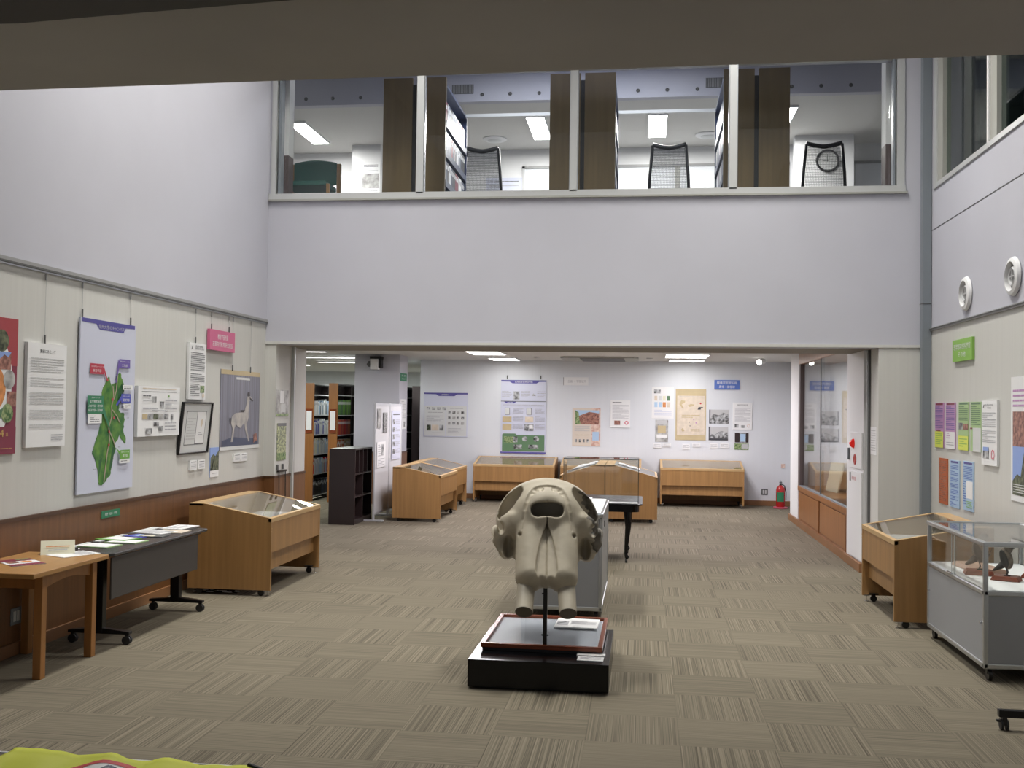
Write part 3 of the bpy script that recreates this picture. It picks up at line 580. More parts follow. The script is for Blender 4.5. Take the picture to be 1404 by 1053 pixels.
b.prism([(-fw_,-fl_),(-fw_,fl_),(-fw_+.03,fl_-.03),(-fw_+.03,-fl_+.03)],'z',.02,.048,'mahogany').prism([(fw_,-fl_),(fw_,fl_),(fw_-.03,fl_-.03),(fw_-.03,-fl_+.03)],'z',.02,.048,'mahogany'); b.obj('frame',t,bevel=.002)
B('backing',(-fw_+.01,-fl_+.01,0),(fw_-.01,fl_-.01,.024),'black',t); B('print',(-fw_+.03,-fl_+.03,.0245),(fw_-.03,fl_-.03,.027),'printpale',t); B('glass',(-fw_+.03,-fl_+.03,.034),(fw_-.03,fl_-.03,.037),'glass',t)
sheet('booklet','white printed booklet lying on the framed print under the skull','booklet',-.45,7.30,.236,.30,.30,-.03,'paper',[('r',.03,.35,.3,.8,'inkl'),('l',.35,.3,.95,.7,5,'inkl'),('p',[(.02,.62),(.22,.42),(.26,.5),(.05,.7)],'ink')],th=.008)
sheet('caption_card','white caption card on the front right corner of the black plinth','card',-.315,6.50,.184,.165,.10,-.02,'paper',[('l',.1,.2,.9,.8,3,'inkl')],th=.004)
sheet('caption_card','second white caption card behind the first on the black plinth','card',-.315,6.59,.184,.18,.06,-.02,'paper',[('l',.1,.2,.9,.8,2,'inkl')],th=.010)
# ------------------------------------------------------------------ tables on the left
t=thing('wooden_table','light wooden table at the left edge holding a tent card and papers','table',(-4.03,6.30,0))
b=M().box((-.275,-.43,.668),(.33,.46,.70),'pinetop'); b.obj('tabletop',t,bevel=.005)
for x,y in ((.235,-.20),(.235,.40),(-.235,.40),(-.235,-.20)): M().prism([(x-.028,y-.028),(x+.028,y-.028),(x+.028,y+.028),(x-.028,y+.028)],'z',0,.668,'pine').obj('leg',t,bevel=.004)
AR=[(-.172,.565),(-.172,.668),(.372,.668),(.372,.565)]+[(.372-.544*k/10,.565+.035*math.sin(PI*k/10)) for k in range(1,10)]
M().prism(AR,'x',.222,.245,'pine').obj('apron',t)
for y in (-.19,.39): M().box((-.21,y,.565),(.21,y+.02,.668),'pine').obj('apron',t)
t=thing('tent_card','white folded tent card standing on the wooden table','tent card',(-4.06,6.72,.70),.25)
M().prism([(-.055,0),(-.052,0),(0,.086),(.052,0),(.055,0),(.001,.092),(-.001,.092)],'x',-.11,.11,'cream').obj('card',t)
t.rotation_euler=(0,0,.55)
b=M(); decorate(b,.2,.09,0,[('l',.12,.35,.88,.55,1,'posor'),('l',.2,.65,.8,.8,1,'inkl')]); o=b.obj('print',t,loc=(0,-.0335,.046)); o.rotation_euler=(-.53,0,0)
sheet('answer_sheet','white questionnaire sheet lying on the wooden table','paper',-3.93,6.70,.7005,.21,.29,-.45,'paper',[('l',.1,.1,.9,.5,5,'inkl')])
sheet('flyer','red and white event flyer on the wooden table','flyer',-4.05,6.28,.7005,.21,.30,.9,'paper',[('r',0,0,1,.3,'maroon'),('r',0,.75,1,1,'maroon'),('r',.1,.35,.4,.6,'brickp'),('c',.65,.5,0,.035,'posor'),('r',.5,.05,.9,.2,'gphoto')])
tag(M().cyl((-.04,0,.005),(.04,0,.005),.005,'black',n=10).cyl((.04,0,.005),(.055,0,.005),.005,'chrome',r2=.001,n=10).obj('pen',loc=(-4.07,6.92,.7005),rz=.3),'short dark pen beside the white sheet on the wooden table','pen')
t=thing('folding_table','dark grey wheeled folding table with a hanging front panel','table',(-3.93,7.55,0))
M().prism([(-.25,-.78),(.22,-.78),(.25,-.75),(.25,.79),(.22,.82),(-.25,.82)],'z',.678,.703,'topgrey').obj('tabletop',t,bevel=.006)
M().prism([(.20,-.72),(.215,-.72),(.215,.69),(.20,.69)],'z',.37,.665,'darkgrey').obj('front_panel',t,bevel=.006)
for y in (-.47,.77):
    M().prism([(-.05,y-.03),(.03,y-.03),(.03,y+.03),(-.05,y+.03)],'z',.085,.678,'blackm').obj('post',t,bevel=.004)
    b=M(); b.prism([(-.24,.075),(-.24,.095),(-.03,.115),(.03,.115),(.235,.095),(.235,.075)],'y',y-.025,y+.025,'blackm'); b.obj('foot',t,bevel=.003)
    for x in (-.21,.21):
        c=M(); c.cyl((x,y-.02,.032),(x,y-.006,.032),.032,'rubber',n=18).cyl((x,y+.006,.032),(x,y+.02,.032),.032,'rubber',n=18).box((x-.012,y-.012,.03),(x+.012,y+.012,.08),'black'); c.obj('caster',t,smooth='auto')
    M().box((-.2,y-.02,.655),(.19,y+.02,.68),'black').obj('bracket',t)
for x,y,w,l,rz,m,it,lab in ((-3.98,7.12,.19,.27,1.45,'ppgreen',[('r',.06,.05,.94,.95,'paper')],'green bordered pamphlet nearest on the folding table'),(-3.90,7.38,.19,.26,1.5,'ppgreen',[('r',.05,.05,.9,.95,'paper')],'second green bordered pamphlet on the folding table'),
  (-4.03,7.50,.2,.28,1.35,'lgreen',[('r',.2,.1,1,.9,'paper')],'pamphlet with a green edge near the wall on the folding table'),(-3.97,7.72,.15,.2,1.2,'mblue',[('r',.3,.2,.9,.9,'lblue')],'blue leaflet in the middle of the folding table'),
  (-3.86,7.74,.14,.2,1.6,'dgrey',[('r',.1,.1,.5,.6,'cream')],'dark leaflet in front of the blue leaflet'),(-3.97,7.98,.21,.3,1.3,'paper',[('l',.1,.1,.9,.9,8,'inkl')],'white printed sheets right of the blue leaflet'),(-3.86,8.06,.21,.24,1.6,'tanl',[('r',.3,.3,.5,.6,'bphoto')],'beige leaflet beside the white printed sheets'),
  (-3.93,8.34,.3,.21,1.5,'paper',[('l',.1,.2,.9,.8,4,'inkl')],'white open binder at the far end of the folding table'),(-3.83,8.30,.24,.10,1.5,'darkgrey',[],'dark strip of paper at the far end of the folding table'),(-4.12,7.05,.03,.4,.05,'paperg',[],'narrow white strip on the wall side of the folding table'),
  (-4.12,7.55,.05,.45,.03,'paperg',[],'second narrow white strip along the wall side of the folding table'),(-4.11,8.1,.08,.4,.02,'paperg',[],'third white strip along the wall side of the folding table')):
    sheet('pamphlet',lab,'pamphlet',x,y,.7035,w,l,rz+0,m,it,th=.004+.004*random.random())
b=M()
for k in range(5):
    pts=[(-4.22+.09*k*.9+random.uniform(-.02,.02),9.35-.1*k*.2+.08*math.sin(i*.9+k),.008+.012*abs(math.sin(i*1.3+k))) for i in range(2)]
    pts=[(-4.18+i*.06+.02*math.sin(k),9.22+.05*math.sin(i*1.1+k*1.7),.006+.008*abs(math.sin(i+k))) for i in range(8)]
    b.tube(pts,.005,'paper' if k%2 else 'black',n=6)
tag(b.obj('cable_bundle'),'tangle of black and white cables on the floor under the left display case','cable')
# wheeled stand foot at the right edge
t=thing('wheeled_stand','black wheeled metal stand at the bottom right corner of the photo','stand',(2.02,6.07,0),-.04)
B('foot_bar',(-.03,-.02,.072),(.75,.02,.112),'blackm',t,bevel=.002); B('post',(.34,-.02,.112),(.38,.02,1.3),'blackm',t); B('board',(.25,-.03,.6),(.9,-.022,1.4),'paperg',t)
for x in (0,.72):
    b=M(); b.cyl((x-.02,0,.03),(x-.008,0,.03),.03,'rubber',n=18).cyl((x+.008,0,.03),(x+.02,0,.03),.03,'rubber',n=18).box((x-.012,-.02,.03),(x+.012,.02,.074),'black').box((x-.04,-.01,.045),(x-.012,.01,.055),'black'); b.obj('caster',t,smooth='auto')
# foreground table with yellow warning cloth
t=thing('foreground_table','dark wooden table top edged in white at the bottom left corner','table',(-1.5,2.47,0))
M().box((-.75,-.42,.67),(.36,.40,.70),'wallbrown').obj('tabletop',t); M().box((-.75,.40,.69),(.36,.408,.703),'white').obj('edge_strip',t)
for x,y in ((-.7,-.38),(.3,-.38),(-.7,.35),(.3,.35)): B('leg',(x-.02,y-.02,0),(x+.02,y+.02,.67),'black',t)
# yellow cloth draped on the foreground table
b=M(); nx,ny=60,24; vs=[]; fs=[]
def clothz(u,v):
    return .712+.004*math.sin(u*23+v*5)+.006*max(0,math.sin(u*31+1.3))*max(0,v-.55)*2.2+.002*math.sin(v*17)+(.004 if v>.97 else 0)
for j in range(ny+1):
    for i in range(nx+1):
        u=i/nx; v=j/ny; x=-1.86+.785*u-.03*(1-v); y=2.33+.55*v-.045*u*v+.006*math.sin(u*22)*v
        vs.append((x,y,clothz(u,v)))
for j in range(ny):
    for i in range(nx): fs.append((j*(nx+1)+i,j*(nx+1)+i+1,(j+1)*(nx+1)+i+1,(j+1)*(nx+1)+i))
b.add(vs,fs,'hazard'); o=b.obj('warning_cloth',smooth=True); so=o.modifiers.new('s','SOLIDIFY'); so.thickness=.003; so.offset=-1
def lift(x,y,dz=.003):
    v=(y-2.33)/.55; u=(x+1.86)/.785; return (x,y,clothz(min(1,max(0,u)),min(1,max(0,v)))+dz)
b=M(); n=48; cx,cy=-1.497,2.66
def ringm(r0,r1,m,dz):
    k=6; rs=[r0+(r1-r0)*i/k for i in range(k+1)]; v=[lift(cx+r*math.cos(2*PI*j/n),cy+r*math.sin(2*PI*j/n),dz) for r in rs for j in range(n)]
    b.add(v,[(i*n+j,i*n+(j+1)%n,(i+1)*n+(j+1)%n,(i+1)*n+j) for i in range(k) for j in range(n)],m)
ringm(.001,.122,'paper',.0035); ringm(.118,.142,'sred',.0045)
def stroke(p,q,wd,m,dz):
    p=Vector(p);q=Vector(q); d=(q-p).normalized(); nn=Vector((-d.y,d.x))*wd/2; v=[]
    for i in range(9):
        c=p.lerp(q,i/8); v+=[lift(c.x+nn.x,c.y+nn.y,dz),lift(c.x-nn.x,c.y-nn.y,dz)]
    b.add(v,[(2*i,2*i+1,2*i+3,2*i+2) for i in range(8)],m)
stroke((cx-.09,cy+.09),(cx+.09,cy-.09),.024,'sred',.006)
for p,q in (((cx+.0,cy+.105),(cx+.03,cy+.09)),((cx+.03,cy+.09),(cx+.05,cy+.04)),((cx-.0,cy+.105),(cx-.02,cy+.05))): stroke(p,q,.010,'navy',.0052)
q=b.obj('prohibition_mark',o); tag(o,'yellow cloth with a red ringed prohibition mark spread over the foreground table','cloth')
tag(M().tube([(-1.11,2.83,.725),(-1.05,2.80,.722),(-1.0,2.74,.715)],.006,'black').obj('cord'),'short black cord at the right corner of the yellow cloth','cord')
# ------------------------------------------------------------------ dark cubby shelf and white partitions
t=thing('cubby_shelf','dark brown open compartment shelf in front of the column','shelf',(-4.46,15.33,0))
a,c,H=.20,.48,1.135
B('end_panel',(-a,-c,0),(a,-c+.02,H),'cubby',t,bevel=.002); B('end_panel',(-a,c-.02,0),(a,c,H),'cubby',t,bevel=.002); B('top_panel',(-a,-c+.02,H-.022),(a,c-.02,H),'cubby',t); B('back_panel',(-a,-c+.02,.05),(-a+.012,c-.02,H-.022),'cubby',t); B('plinth',(-a,-c+.02,0),(a-.01,c-.02,.06),'cubby',t)
for z in (.06,.40,.74): B('shelf_board',(-a+.012,-c+.02,z),(a-.002,c-.02,z+.018),'cubby',t)
for z0,z1,n in ((.758,H-.022,4),(.418,.74,2),(.078,.40,2)):
    for k in range(1,n): B('divider',(-a+.012,-c+.02+(2*c-.04)*k/n-.008,z0),(a-.01,-c+.02+(2*c-.04)*k/n+.008,z1),'cubby',t)
def partition(label,y0,y1):
    t=thing('partition_board',label,'partition',(-4.12,(y0+y1)/2,0)); c=(y1-y0)/2
    for sy in (-1,1): B('post',(-.015,sy*c-.0 if sy<0 else c-.03,.02),(.015,-c+.03 if sy<0 else c,1.83),'steelw',t,bevel=.004)
    b=M().box((-.013,-c+.03,1.79),(.013,c-.03,1.825),'steelw').box((-.013,-c+.03,.10),(.013,c-.03,.135),'steelw'); b.obj('rail',t)
    B('panel',(-.008,-c+.03,.135),(.008,c-.03,1.79),'ppanel',t)
    for y in (-c+.015,c-.015): B('foot',(-.20,y-.018,0),(.16,y+.018,.028),'steelw',t,bevel=.003)
    return t
partition('nearer white partition board beside the dark compartment shelf',15.40,16.29); partition('farther white partition board behind the wooden display case',16.31,17.15)
poster('photo_sheet','grey photo sheet at the top left of the nearer partition','poster','P',15.50,15.72,1.44,1.74,'greysc')
poster('photo_sheet','grey photo sheet at the top right of the nearer partition','poster','P',15.86,16.10,1.36,1.68,'bphoto2')
poster('info_sheet','white sheet with a small dark picture low on the nearer partition','poster','P',15.50,16.02,.82,1.22,'paper',[('r',.5,.1,.75,.55,'bphoto'),('l',.1,.1,.4,.6,6,'inkl'),('l',.1,.65,.9,.95,5,'inkl')],th=.004)
poster('info_poster','tall bluish white poster on the farther partition','poster','P',16.42,17.0,.90,1.71,'pboard',[('l',.1,.05,.9,.13,1,'ink')]+[('r',.08,.18+.15*k,.32,.28+.15*k,'bphoto') for k in range(5)]+[('l',.4,.18+.15*k,.92,.28+.15*k,4,'inkl') for k in range(5)],th=.006)
# column fittings
t=thing('wall_projector','white projector box on a black bracket high on the column','projector',(-4.845,18.2,2.58))
M().box((-.075,-.22,-.13),(.075,-.06,.06),'white').obj('body',t,bevel=.01); M().box((-.10,-.14,.065),(.12,-.0,.11),'black').box((.085,-.18,-.10),(.12,-.02,.09),'black').box((-.12,-.16,-.08),(-.09,-.04,.02),'black').obj('bracket',t); M().cyl((-.1,-.23,-.04),(-.1,-.19,-.04),.03,'dgrey').obj('lens',t)
poster('sign','green sign high on the side of the column','sign','K',18.27,18.74,2.255,2.40,'dgreen',[('t',.5,.3,.035,'松本・旭地区','paper',.34),('t',.5,.7,.035,'キャンパス','paper',.3)])
poster('notice','white notice on the side of the column','poster','K',18.30,18.74,1.37,1.92,'paper',[('l',.1,.06,.9,.7,14,'inkl'),('r',.55,.75,.8,.93,'bphoto')])
# ------------------------------------------------------------------ library bookcases with volumes
_BK={}
def book(x,y,z,th,h,d,m,label,group,cat='book'):
    k=(round(th,3),round(h,2),d,m)
    if k not in _BK:
        b=M(); b.box((-d,0,0),(-.002,th*.96,h),m); b.box((-d+.004,.002,h-.0005),(-.008,th*.96-.002,h+.0005),'paper'); b.box((-.0021,th*.2,h*.7),(-.0014,th*.8,h*.88),'paper' if m not in ('paper','paperg') else 'inkl')
        o=b.obj('book'); _BK[k]=o.data
    else:
        o=bpy.data.objects.new('book',_BK[k]); COL.objects.link(o)
    o.location=(x,y,z); return tag(o,label,cat,group)
def bookcase(label,x0,x1,y0,L,H,end='orangewood',z0=0,tiers=(.10,.50,.87,1.24,1.61),holder=True,top=True):
    t=thing('bookcase',label,'bookcase',(x0,y0,z0)); w=x1-x0
    B('end_panel',(0,0,0),(w,.03,H),end,t,bevel=.003)
    B('back_panel',(.0,.03,.02),(.02,L,H-.03),'darkwood',t); B('far_panel',(0,L,0),(w,L+.03,H-.02),'darkwood',t)
    for z in tiers: B('shelf_board',(.02,.03,z-.02),(w-.005,L,z),'paperg',t)
    B('shelf_board',(.02,.03,tiers[-1]+.36),(w-.005,L,tiers[-1]+.375),'paperg',t); B('canopy',(0,.03,H-.03),(w,L,H-.005),'dgrey',t)
    for y in (.9,1.8):
        if y<L: B('upright',(.02,y,.02),(w-.01,y+.02,H-.05),'darkwood',t)
    if holder:
        f=M().box((w*.12,-.014,1.27),(w*.88,0,1.72),'mahogany').obj('label_holder',t); B('label_card',(w*.2,-.018,1.33),(w*.8,-.014,1.68),'paper',f)
    return t
bookcase('orange wood bookcase nearest the portal, with grey and white volumes',-6.26,-6.09,18.4,3.2,2.2)
bookcase('second orange wood bookcase, with green and orange volumes',-5.79,-5.62,18.35,3.2,2.2)
bookcase('third bookcase partly hidden behind the column, darker end',-5.335,-5.17,18.7,1.7,2.2,end='wallbrown',holder=False)
bookcase('bookcase with a dark end panel in the gap beside the back wall',-4.80,-4.60,20.9,3.0,2.22,end='wallbrown',holder=False)
bookcase('bookcase further left behind the dark ended one in the gap',-5.28,-5.10,20.6,3.4,2.22,end='wallbrown',holder=False)
TI=(.10,.50,.87,1.24,1.61)
pal=[('darkwood','navy','black'),('paperg','lgrey','lblue','pboard','sred'),('paperg','lblue','lgrey','cream'),('lgrey','paper','bluegrey','mblue'),('paper','paperg','lblue','bluegrey')]
pal2=[('navy','black'),('darkgrey','maroon'),('tan','orange','tan'),('sred','posred','orange'),('lgreen','forest','green')]
nm=['bottom','second lowest','middle','second highest','highest']
for ti,z in enumerate(TI):
    y=18.44
    while y<19.35:
        th=random.choice((.045,.055,.065)); book(-6.095,y,z,th,random.choice((.26,.29,.24)),.14,random.choice(pal[ti]),'volume on the %s filled shelf of the orange wood bookcase nearest the portal'%nm[ti],'volumes on the %s shelf nearest the portal'%nm[ti]); y+=th+.002
    y=18.39
    while y<19.2:
        th=.05 if ti>2 else .06; book(-5.625,y,z,th,.28 if ti>2 else random.choice((.24,.28)),.14,random.choice(pal2[ti]),'volume on the %s filled shelf of the second orange wood bookcase'%nm[ti],'volumes on the %s shelf of the second bookcase'%nm[ti]); y+=th+.002
for ti in (1,2,3,4):
    y=20.65
    while y<21.2:
        book(-5.105,y,TI[ti],.07,.27,.14,random.choice(('paper','lgrey','navy')),'volume on the %s shelf in the gap left of the back wall'%nm[ti],'volumes in the gap left of the back wall'); y+=.073
# ------------------------------------------------------------------ black table with glass box
t=thing('black_table','black table with curved legs carrying a clear glass box behind the skull','table',(-.52,12.35,0))
pts=[]
for cx_,cy_,a0 in ((.42,-.50,-90),(.42,.50,0),(-.42,.50,90),(-.42,-.50,180)):
    for k in range(7): a=math.radians(a0+15*k); pts.append((cx_+.10*math.cos(a),cy_+.10*math.sin(a)))
M().prism(pts,'z',.675,.695,'plinth').obj('tabletop',t,bevel=.004)
M().prism([(x*.93,y*.93) for x,y in pts],'z',.60,.675,'plinth').obj('apron',t)
for sx in (-1,1):
    for sy in (-1,1):
        x,y=sx*.34,sy*.40
        b=M(); b.tube([(x,y,.675),(x+sx*.012,y+sy*.012,.55),(x+sx*.018,y+sy*.018,.42),(x+sx*.0,y,.20),(x-sx*.006,y,.10),(x+sx*.01,y,.06),(x,y,.045)],[.045,.045,.036,.024,.018,.026,.016],'plinth',n=12); b.cyl((x-.012,y,.022),(x+.012,y,.022),.022,'black',n=12); b.box((x-.014,y-.014,.02),(x+.014,y+.014,.05),'blackm'); b.obj('leg',t,smooth='auto')
t=thing('glass_box','clear glass display box with dark edges standing on the black table','glass box',(-.49,12.33,.696))
x,y,h=.44,.24,.485
for n_,A_,B_ in (('pane',(-x,-y,0),(x,-y+.005,h)),('pane',(-x,y-.005,0),(x,y,h)),('pane',(-x,-y+.005,0),(-x+.005,y-.005,h)),('pane',(x-.005,-y+.005,0),(x,y-.005,h)),('lid',(-x,-y,h),(x,y,h+.006))): B(n_,A_,B_,'glassg',t)
b=M(); e=.005
for sx in (-1,1):
    for sy in (-1,1): b.box((sx*x-e/2,sy*y-e/2,0),(sx*x+e/2,sy*y+e/2,h+.006),'darkgreen')
for sy in (-1,1): b.box((-x,sy*y-e/2,h),(x,sy*y+e/2,h+.008),'darkgreen')
for sx in (-1,1): b.box((sx*x-e/2,-y,h),(sx*x+e/2,y,h+.008),'darkgreen')
b.obj('edge',t)
sheet('caption_sheet','white caption sheet on the black table in front of the glass box','sheet',-.22,11.90,.697,.33,.18,0,'paper',[('l',.1,.2,.9,.8,4,'inkl')])
# ------------------------------------------------------------------ right wall service panel, glazed wall case, extinguisher
t=thing('hydrant_cabinet','white fire hydrant cabinet with red lamp on the right side wall','hydrant cabinet',(2.428,12.1,0))
B('upper_panel',(-.015,-.31,1.14),(0,.31,1.55),'white',t,bevel=.003); B('door',(-.015,-.31,.12),(0,.36,1.10),'white',t,bevel=.003)
M().lathe([(.055,0),(.055,-.01),(.04,-.03),(.012,-.05)],'redlens',c=(-.015,.12,1.42),ax='x').obj('lamp',t,smooth=True)
M().lathe([(.062,0),(.062,-.008),(.045,-.012),(.03,-.006)],'extred',c=(-.015,.04,1.24),ax='x').obj('call_button',t,smooth='auto')
b=M(); 
for k,cx_ in enumerate((.22,.12,.02)): b.box((-.0165,cx_-.02,.86),(-.015,cx_+.02,.96),'sred')
v,f=textmesh('消火栓',.075); b2=M(); b2.add([(-.0168,.10-a_,1.02+c_*.6) for a_,c_ in v],f,'sred'); b2.obj('lettering',t)
B('handle',(-.022,.28,.98),(-.015,.32,1.08),'bluegrey',t); B('latch',(-.022,.42,1.22),(0,.45,1.36),'bluegrey',t)
t=thing('wall_case','tall glazed wooden wall case along the right side of the back room','wall case',(2.43,12.7,0)); LY=3.9
b=M(); b.box((0,0,2.53),(.5,LY,2.73),'casewood'); b.box((0,LY-.18,.62),(.06,LY,2.53),'wallbrown'); b.obj('frame',t)
B('base_cabinet',(.02,0,.10),(.5,LY,.56),'casewood',t); B('sill',(-.005,0,.55),(.5,LY,.625),'casewood',t,bevel=.004); B('kick',(-.03,0,0),(.02,LY,.10),'base',t)
for y0,y1 in ((.1,1.88),(2.02,3.80)): 
    b=M().box((.0,y0,.13),(.02,y1,.53),'casewood').box((-.004,y0-.06,.10),(.01,y0,.56),'casewood'); b.obj('cabinet_panel',t)
B('back_panel',(.48,0,.62),(.5,LY,2.6),'backw',t); B('glass_door',(.02,0,.64),(.026,1.95,2.53),'glassd' if 0 else 'glassg',t); B('glass_door',(.035,1.80,.64),(.041,LY-.18,2.53),'glassg',t)
M().box((.012,1.93,.64),(.02,1.96,2.53),'dgrey').obj('door_edge',t); M().box((.0,0,.625),(.05,LY-.18,.64),'bluegrey').obj('track',t)
for k,(y,lb) in enumerate(((2.6,'front white board leaning inside the glazed wall case'),(2.9,'second white board leaning inside the glazed wall case'))):
    o=M().box((-.01,-.22,0),(.01,.22,.42),'cream').obj('leaning_board',loc=(2.72+.05*k,12.7+y,.63)); o.rotation_euler=(0,.22,.2); tag(o,lb,'board')
tag(B('inner_card',(2.55,13.1,.6255),(2.75,13.3,.63),'paper'),'small white card on the floor of the glazed wall case','card')
t=thing('fire_extinguisher','red fire extinguisher with green label on a pink stand in the far right corner','fire extinguisher',(2.53,19.42,0))
M().lathe([(.12,0),(.13,.01),(.13,.028),(.085,.03)],'pinkt').obj('stand_tray',t,smooth='auto')
M().lathe([(.07,.03),(.082,.045),(.082,.34),(.07,.385),(.04,.41),(.028,.43)],'extred').obj('cylinder',t,smooth='auto')
M().cyl((0,0,.43),(0,0,.46),.022,'black').box((-.02,-.07,.47),(.02,.03,.485),'black').box((-.015,-.07,.50),(.015,.03,.512),'black').obj('valve',t); M().tube([(.02,0,.45),(.07,0,.42),(.10,-.01,.30),(.095,-.02,.15)],.009,'black').obj('hose',t,smooth=True)
b=M(); n=12; vs=[(.0835*math.cos(math.radians(-150+100*i/n)),.0835*math.sin(math.radians(-150+100*i/n)),z) for i in range(n+1) for z in (.13,.30)]; b.add(vs,[(2*i,2*i+2,2*i+3,2*i+1) for i in range(n)],'dgreen'); b.obj('label_sticker',t)
tag(B('sign',(2.60,19.888,.72),(2.67,19.899,.80),'rosy'),'small pink sign on the wall above the fire extinguisher','sign')
def outlet(label,x,y,z,rz,m='grey'):
    t=thing('wall_outlet',label,'outlet',(x,y,z),rz); B('plate',(-.06,-.006,-.058),(.06,0,.058),m,t,bevel=.002); B('socket',(-.035,-.009,-.035),(-.006,-.006,.035),'paperg',t); B('socket',(.006,-.009,-.035),(.035,-.006,.035),'paperg',t)
outlet('grey double outlet low on the back wall right of the cases',2.297,19.899,.262,0,'dgrey')
outlet('pale outlet on the brown dado under the wooden table',-4.314,6.64,.27,PI2,'bluegrey')
tag(B('green_tag',(-4.314,7.74,.83),(-4.308,8.03,.887),'dgreen'),'small green tag stuck on the brown dado above the folding table','tag')
v,f=textmesh('長野・松本・伊那',.022); 
b=M().add([(0,a_*1.0,c_) for a_,c_ in v],f,'paper'); b.obj('print',bpy.data.objects['green_tag'],loc=(-4.307,7.885,.859))
# round air vents on the right wall
def vent(label,y,z):
    t=thing('air_vent',label,'air vent',(3.0,y,z),0,'round air vents')
    M().lathe([(.15,0),(.162,-.01),(.150,-.035),(.122,-.045),(.118,-.03),(.118,.0)],'white',ax='x',n=40).obj('rim',t,smooth='auto')
    M().lathe([(.117,-.002),(.001,-.0015)],'dgrey',ax='x',n=32).obj('recess',t)
    M().lathe([(.078,0),(.086,-.012),(.07,-.034),(.058,-.026),(.055,-.002)],'lgrey',ax='x',n=32).obj('nozzle_ring',t,smooth='auto')
    M().box((-.028,-.052,-.004),(-.002,.052,.004),'lgrey').box((-.028,-.004,-.052),(-.002,.004,.052),'lgrey').obj('vane',t)
vent('round white air vent on the right wall, farther one above the green sign',10.01,2.90); vent('round white air vent on the right wall, nearer the edge of the photo',8.775,2.90)
# ------------------------------------------------------------------ back room ceiling fittings
t=thing('ceiling_projector_screen','long flat beige unit flush on the back room ceiling','ceiling unit',(-.8,18.9,2.729)); M().prism([(-.62,-.6),(.62,-.6),(.70,-.5),(.70,.5),(.62,.6),(-.62,.6),(-.70,.5),(-.70,-.5)],'z',-.03,0,'beigeg').obj('cover',t); B('grille',(-.35,-.55,-.036),(.45,.55,-.03),'dgrey',t)
for x,y,l in ((-1.95,18.6,'left'),(.1,18.7,'middle')):
    tag(M().lathe([(.06,0),(.06,-.012),(.03,-.02)],'lgrey',c=(x,y,2.729)).obj('smoke_detector',smooth='auto'),'round ceiling detector, %s one of the back room ceiling'%l,'detector')
t=thing('spot_light','small lit spot light on the ceiling near the right corner','spot light',(2.08,18.5,2.729)); M().cyl((0,0,0),(0,0,-.04),.012,'white').obj('stem',t); M().cyl((.03,.03,-.05),(-.06,-.08,-.075),.045,'white',r2=.055).obj('shade',t); M().cyl((-.061,-.081,-.075),(-.064,-.085,-.076),.045,'tubec').obj('lamp',t)
# ------------------------------------------------------------------ posters: left wall
def hangers(label,us,z,zt=2.715,x=-4.318):
    for k,u in enumerate(us):
        t=thing('hanging_wire',label,'hanging wire',(x,u,0),0,'hanging wires of the left wall rail')
        M().cyl((0,0,z),(0,0,zt),.0012,'alu',n=6).obj('wire',t); M().box((-.004,-.006,zt-.07),(.004,.006,zt-.025),'grey').obj('runner',t); M().box((-.003,-.005,z-.02),(.006,.005,z+.045),'dgrey').obj('hook',t)
JP='paper'
poster('event_poster','dark red event poster with building photos cut by the left photo edge','poster','L',5.85,6.588,1.40,2.33,'maroon',[('r',0,0,1,.35,'posred'),('c',.36,.46,0,.42,'paper'),('p',[(.1,.95),(.1,.6),(.80,.62),(.88,.72),(.80,.83),(.5,.86)],'paper'),('r',0,.80,1,1,'maroon'),('c',.60,.52,0,.17,'posor'),
 ('c',.76,.17,0,.075,'treephoto'),('r',.72,.25,.90,.38,'brickp'),('p',[(.72,.25),(.90,.25),(.86,.29),(.80,.27),(.72,.31)],'skyp'),('c',.88,.45,0,.065,'greysc'),('r',.85,.54,.99,.65,'brickp'),('c',.86,.70,0,.065,'gphoto'),('p',[(.66,.62),(.72,.68),(.80,.66),(.76,.74),(.66,.72)],'forest'),('r',.1,.2,.25,.32,'gphoto'),('t',.68,.845,.05,'11.14','gold',.20),('t',.86,.852,.028,'金','gold',.028),('l',.05,.955,.95,.965,1,'gold'),('t',.70,.5,.09,'開','inkb',.03)],th=.012)
poster('notice','white text only greeting panel left of the green map board','panel','L',6.688,7.178,1.436,2.183,JP,[('t',.5,.075,.028,'開催にあたって','inkb',.19),('l',.07,.14,.93,.29,6,'lgrey'),('l',.07,.33,.93,.43,4,'lgrey'),('l',.07,.47,.93,.60,5,'lgrey'),('l',.07,.64,.93,.74,4,'lgrey'),('l',.07,.78,.93,.83,2,'lgrey'),('l',.62,.88,.93,.95,3,'inkl')],th=.025)
MAPP=[(.50,.325),(.46,.345),(.44,.375),(.40,.39),(.38,.42),(.38,.50),(.39,.55),(.36,.62),(.30,.69),(.26,.74),(.24,.775),(.30,.82),(.34,.87),(.36,.93),(.36,.955),(.42,.965),(.50,.94),(.58,.90),(.60,.85),(.62,.80),(.66,.76),(.64,.73),(.70,.70),(.73,.665),(.76,.70),(.84,.73),(.85,.70),(.80,.655),(.80,.61),(.82,.58),(.80,.54),(.74,.54),(.70,.52),(.72,.48),(.76,.46),(.78,.42),(.80,.395),(.78,.36),(.74,.33),(.72,.30),(.66,.305),(.63,.33),(.63,.36),(.58,.365),(.55,.38),(.53,.35)]
_rj=random.Random(3); _mp=[]
for i,(x0,y0) in enumerate(MAPP):
    x1,y1=MAPP[(i+1)%len(MAPP)]; _mp.append((x0,y0))
    for f_ in (.33,.66): _mp.append((x0+(x1-x0)*f_+_rj.uniform(-.010,.010),y0+(y1-y0)*f_+_rj.uniform(-.004,.004)))
MAPP=_mp
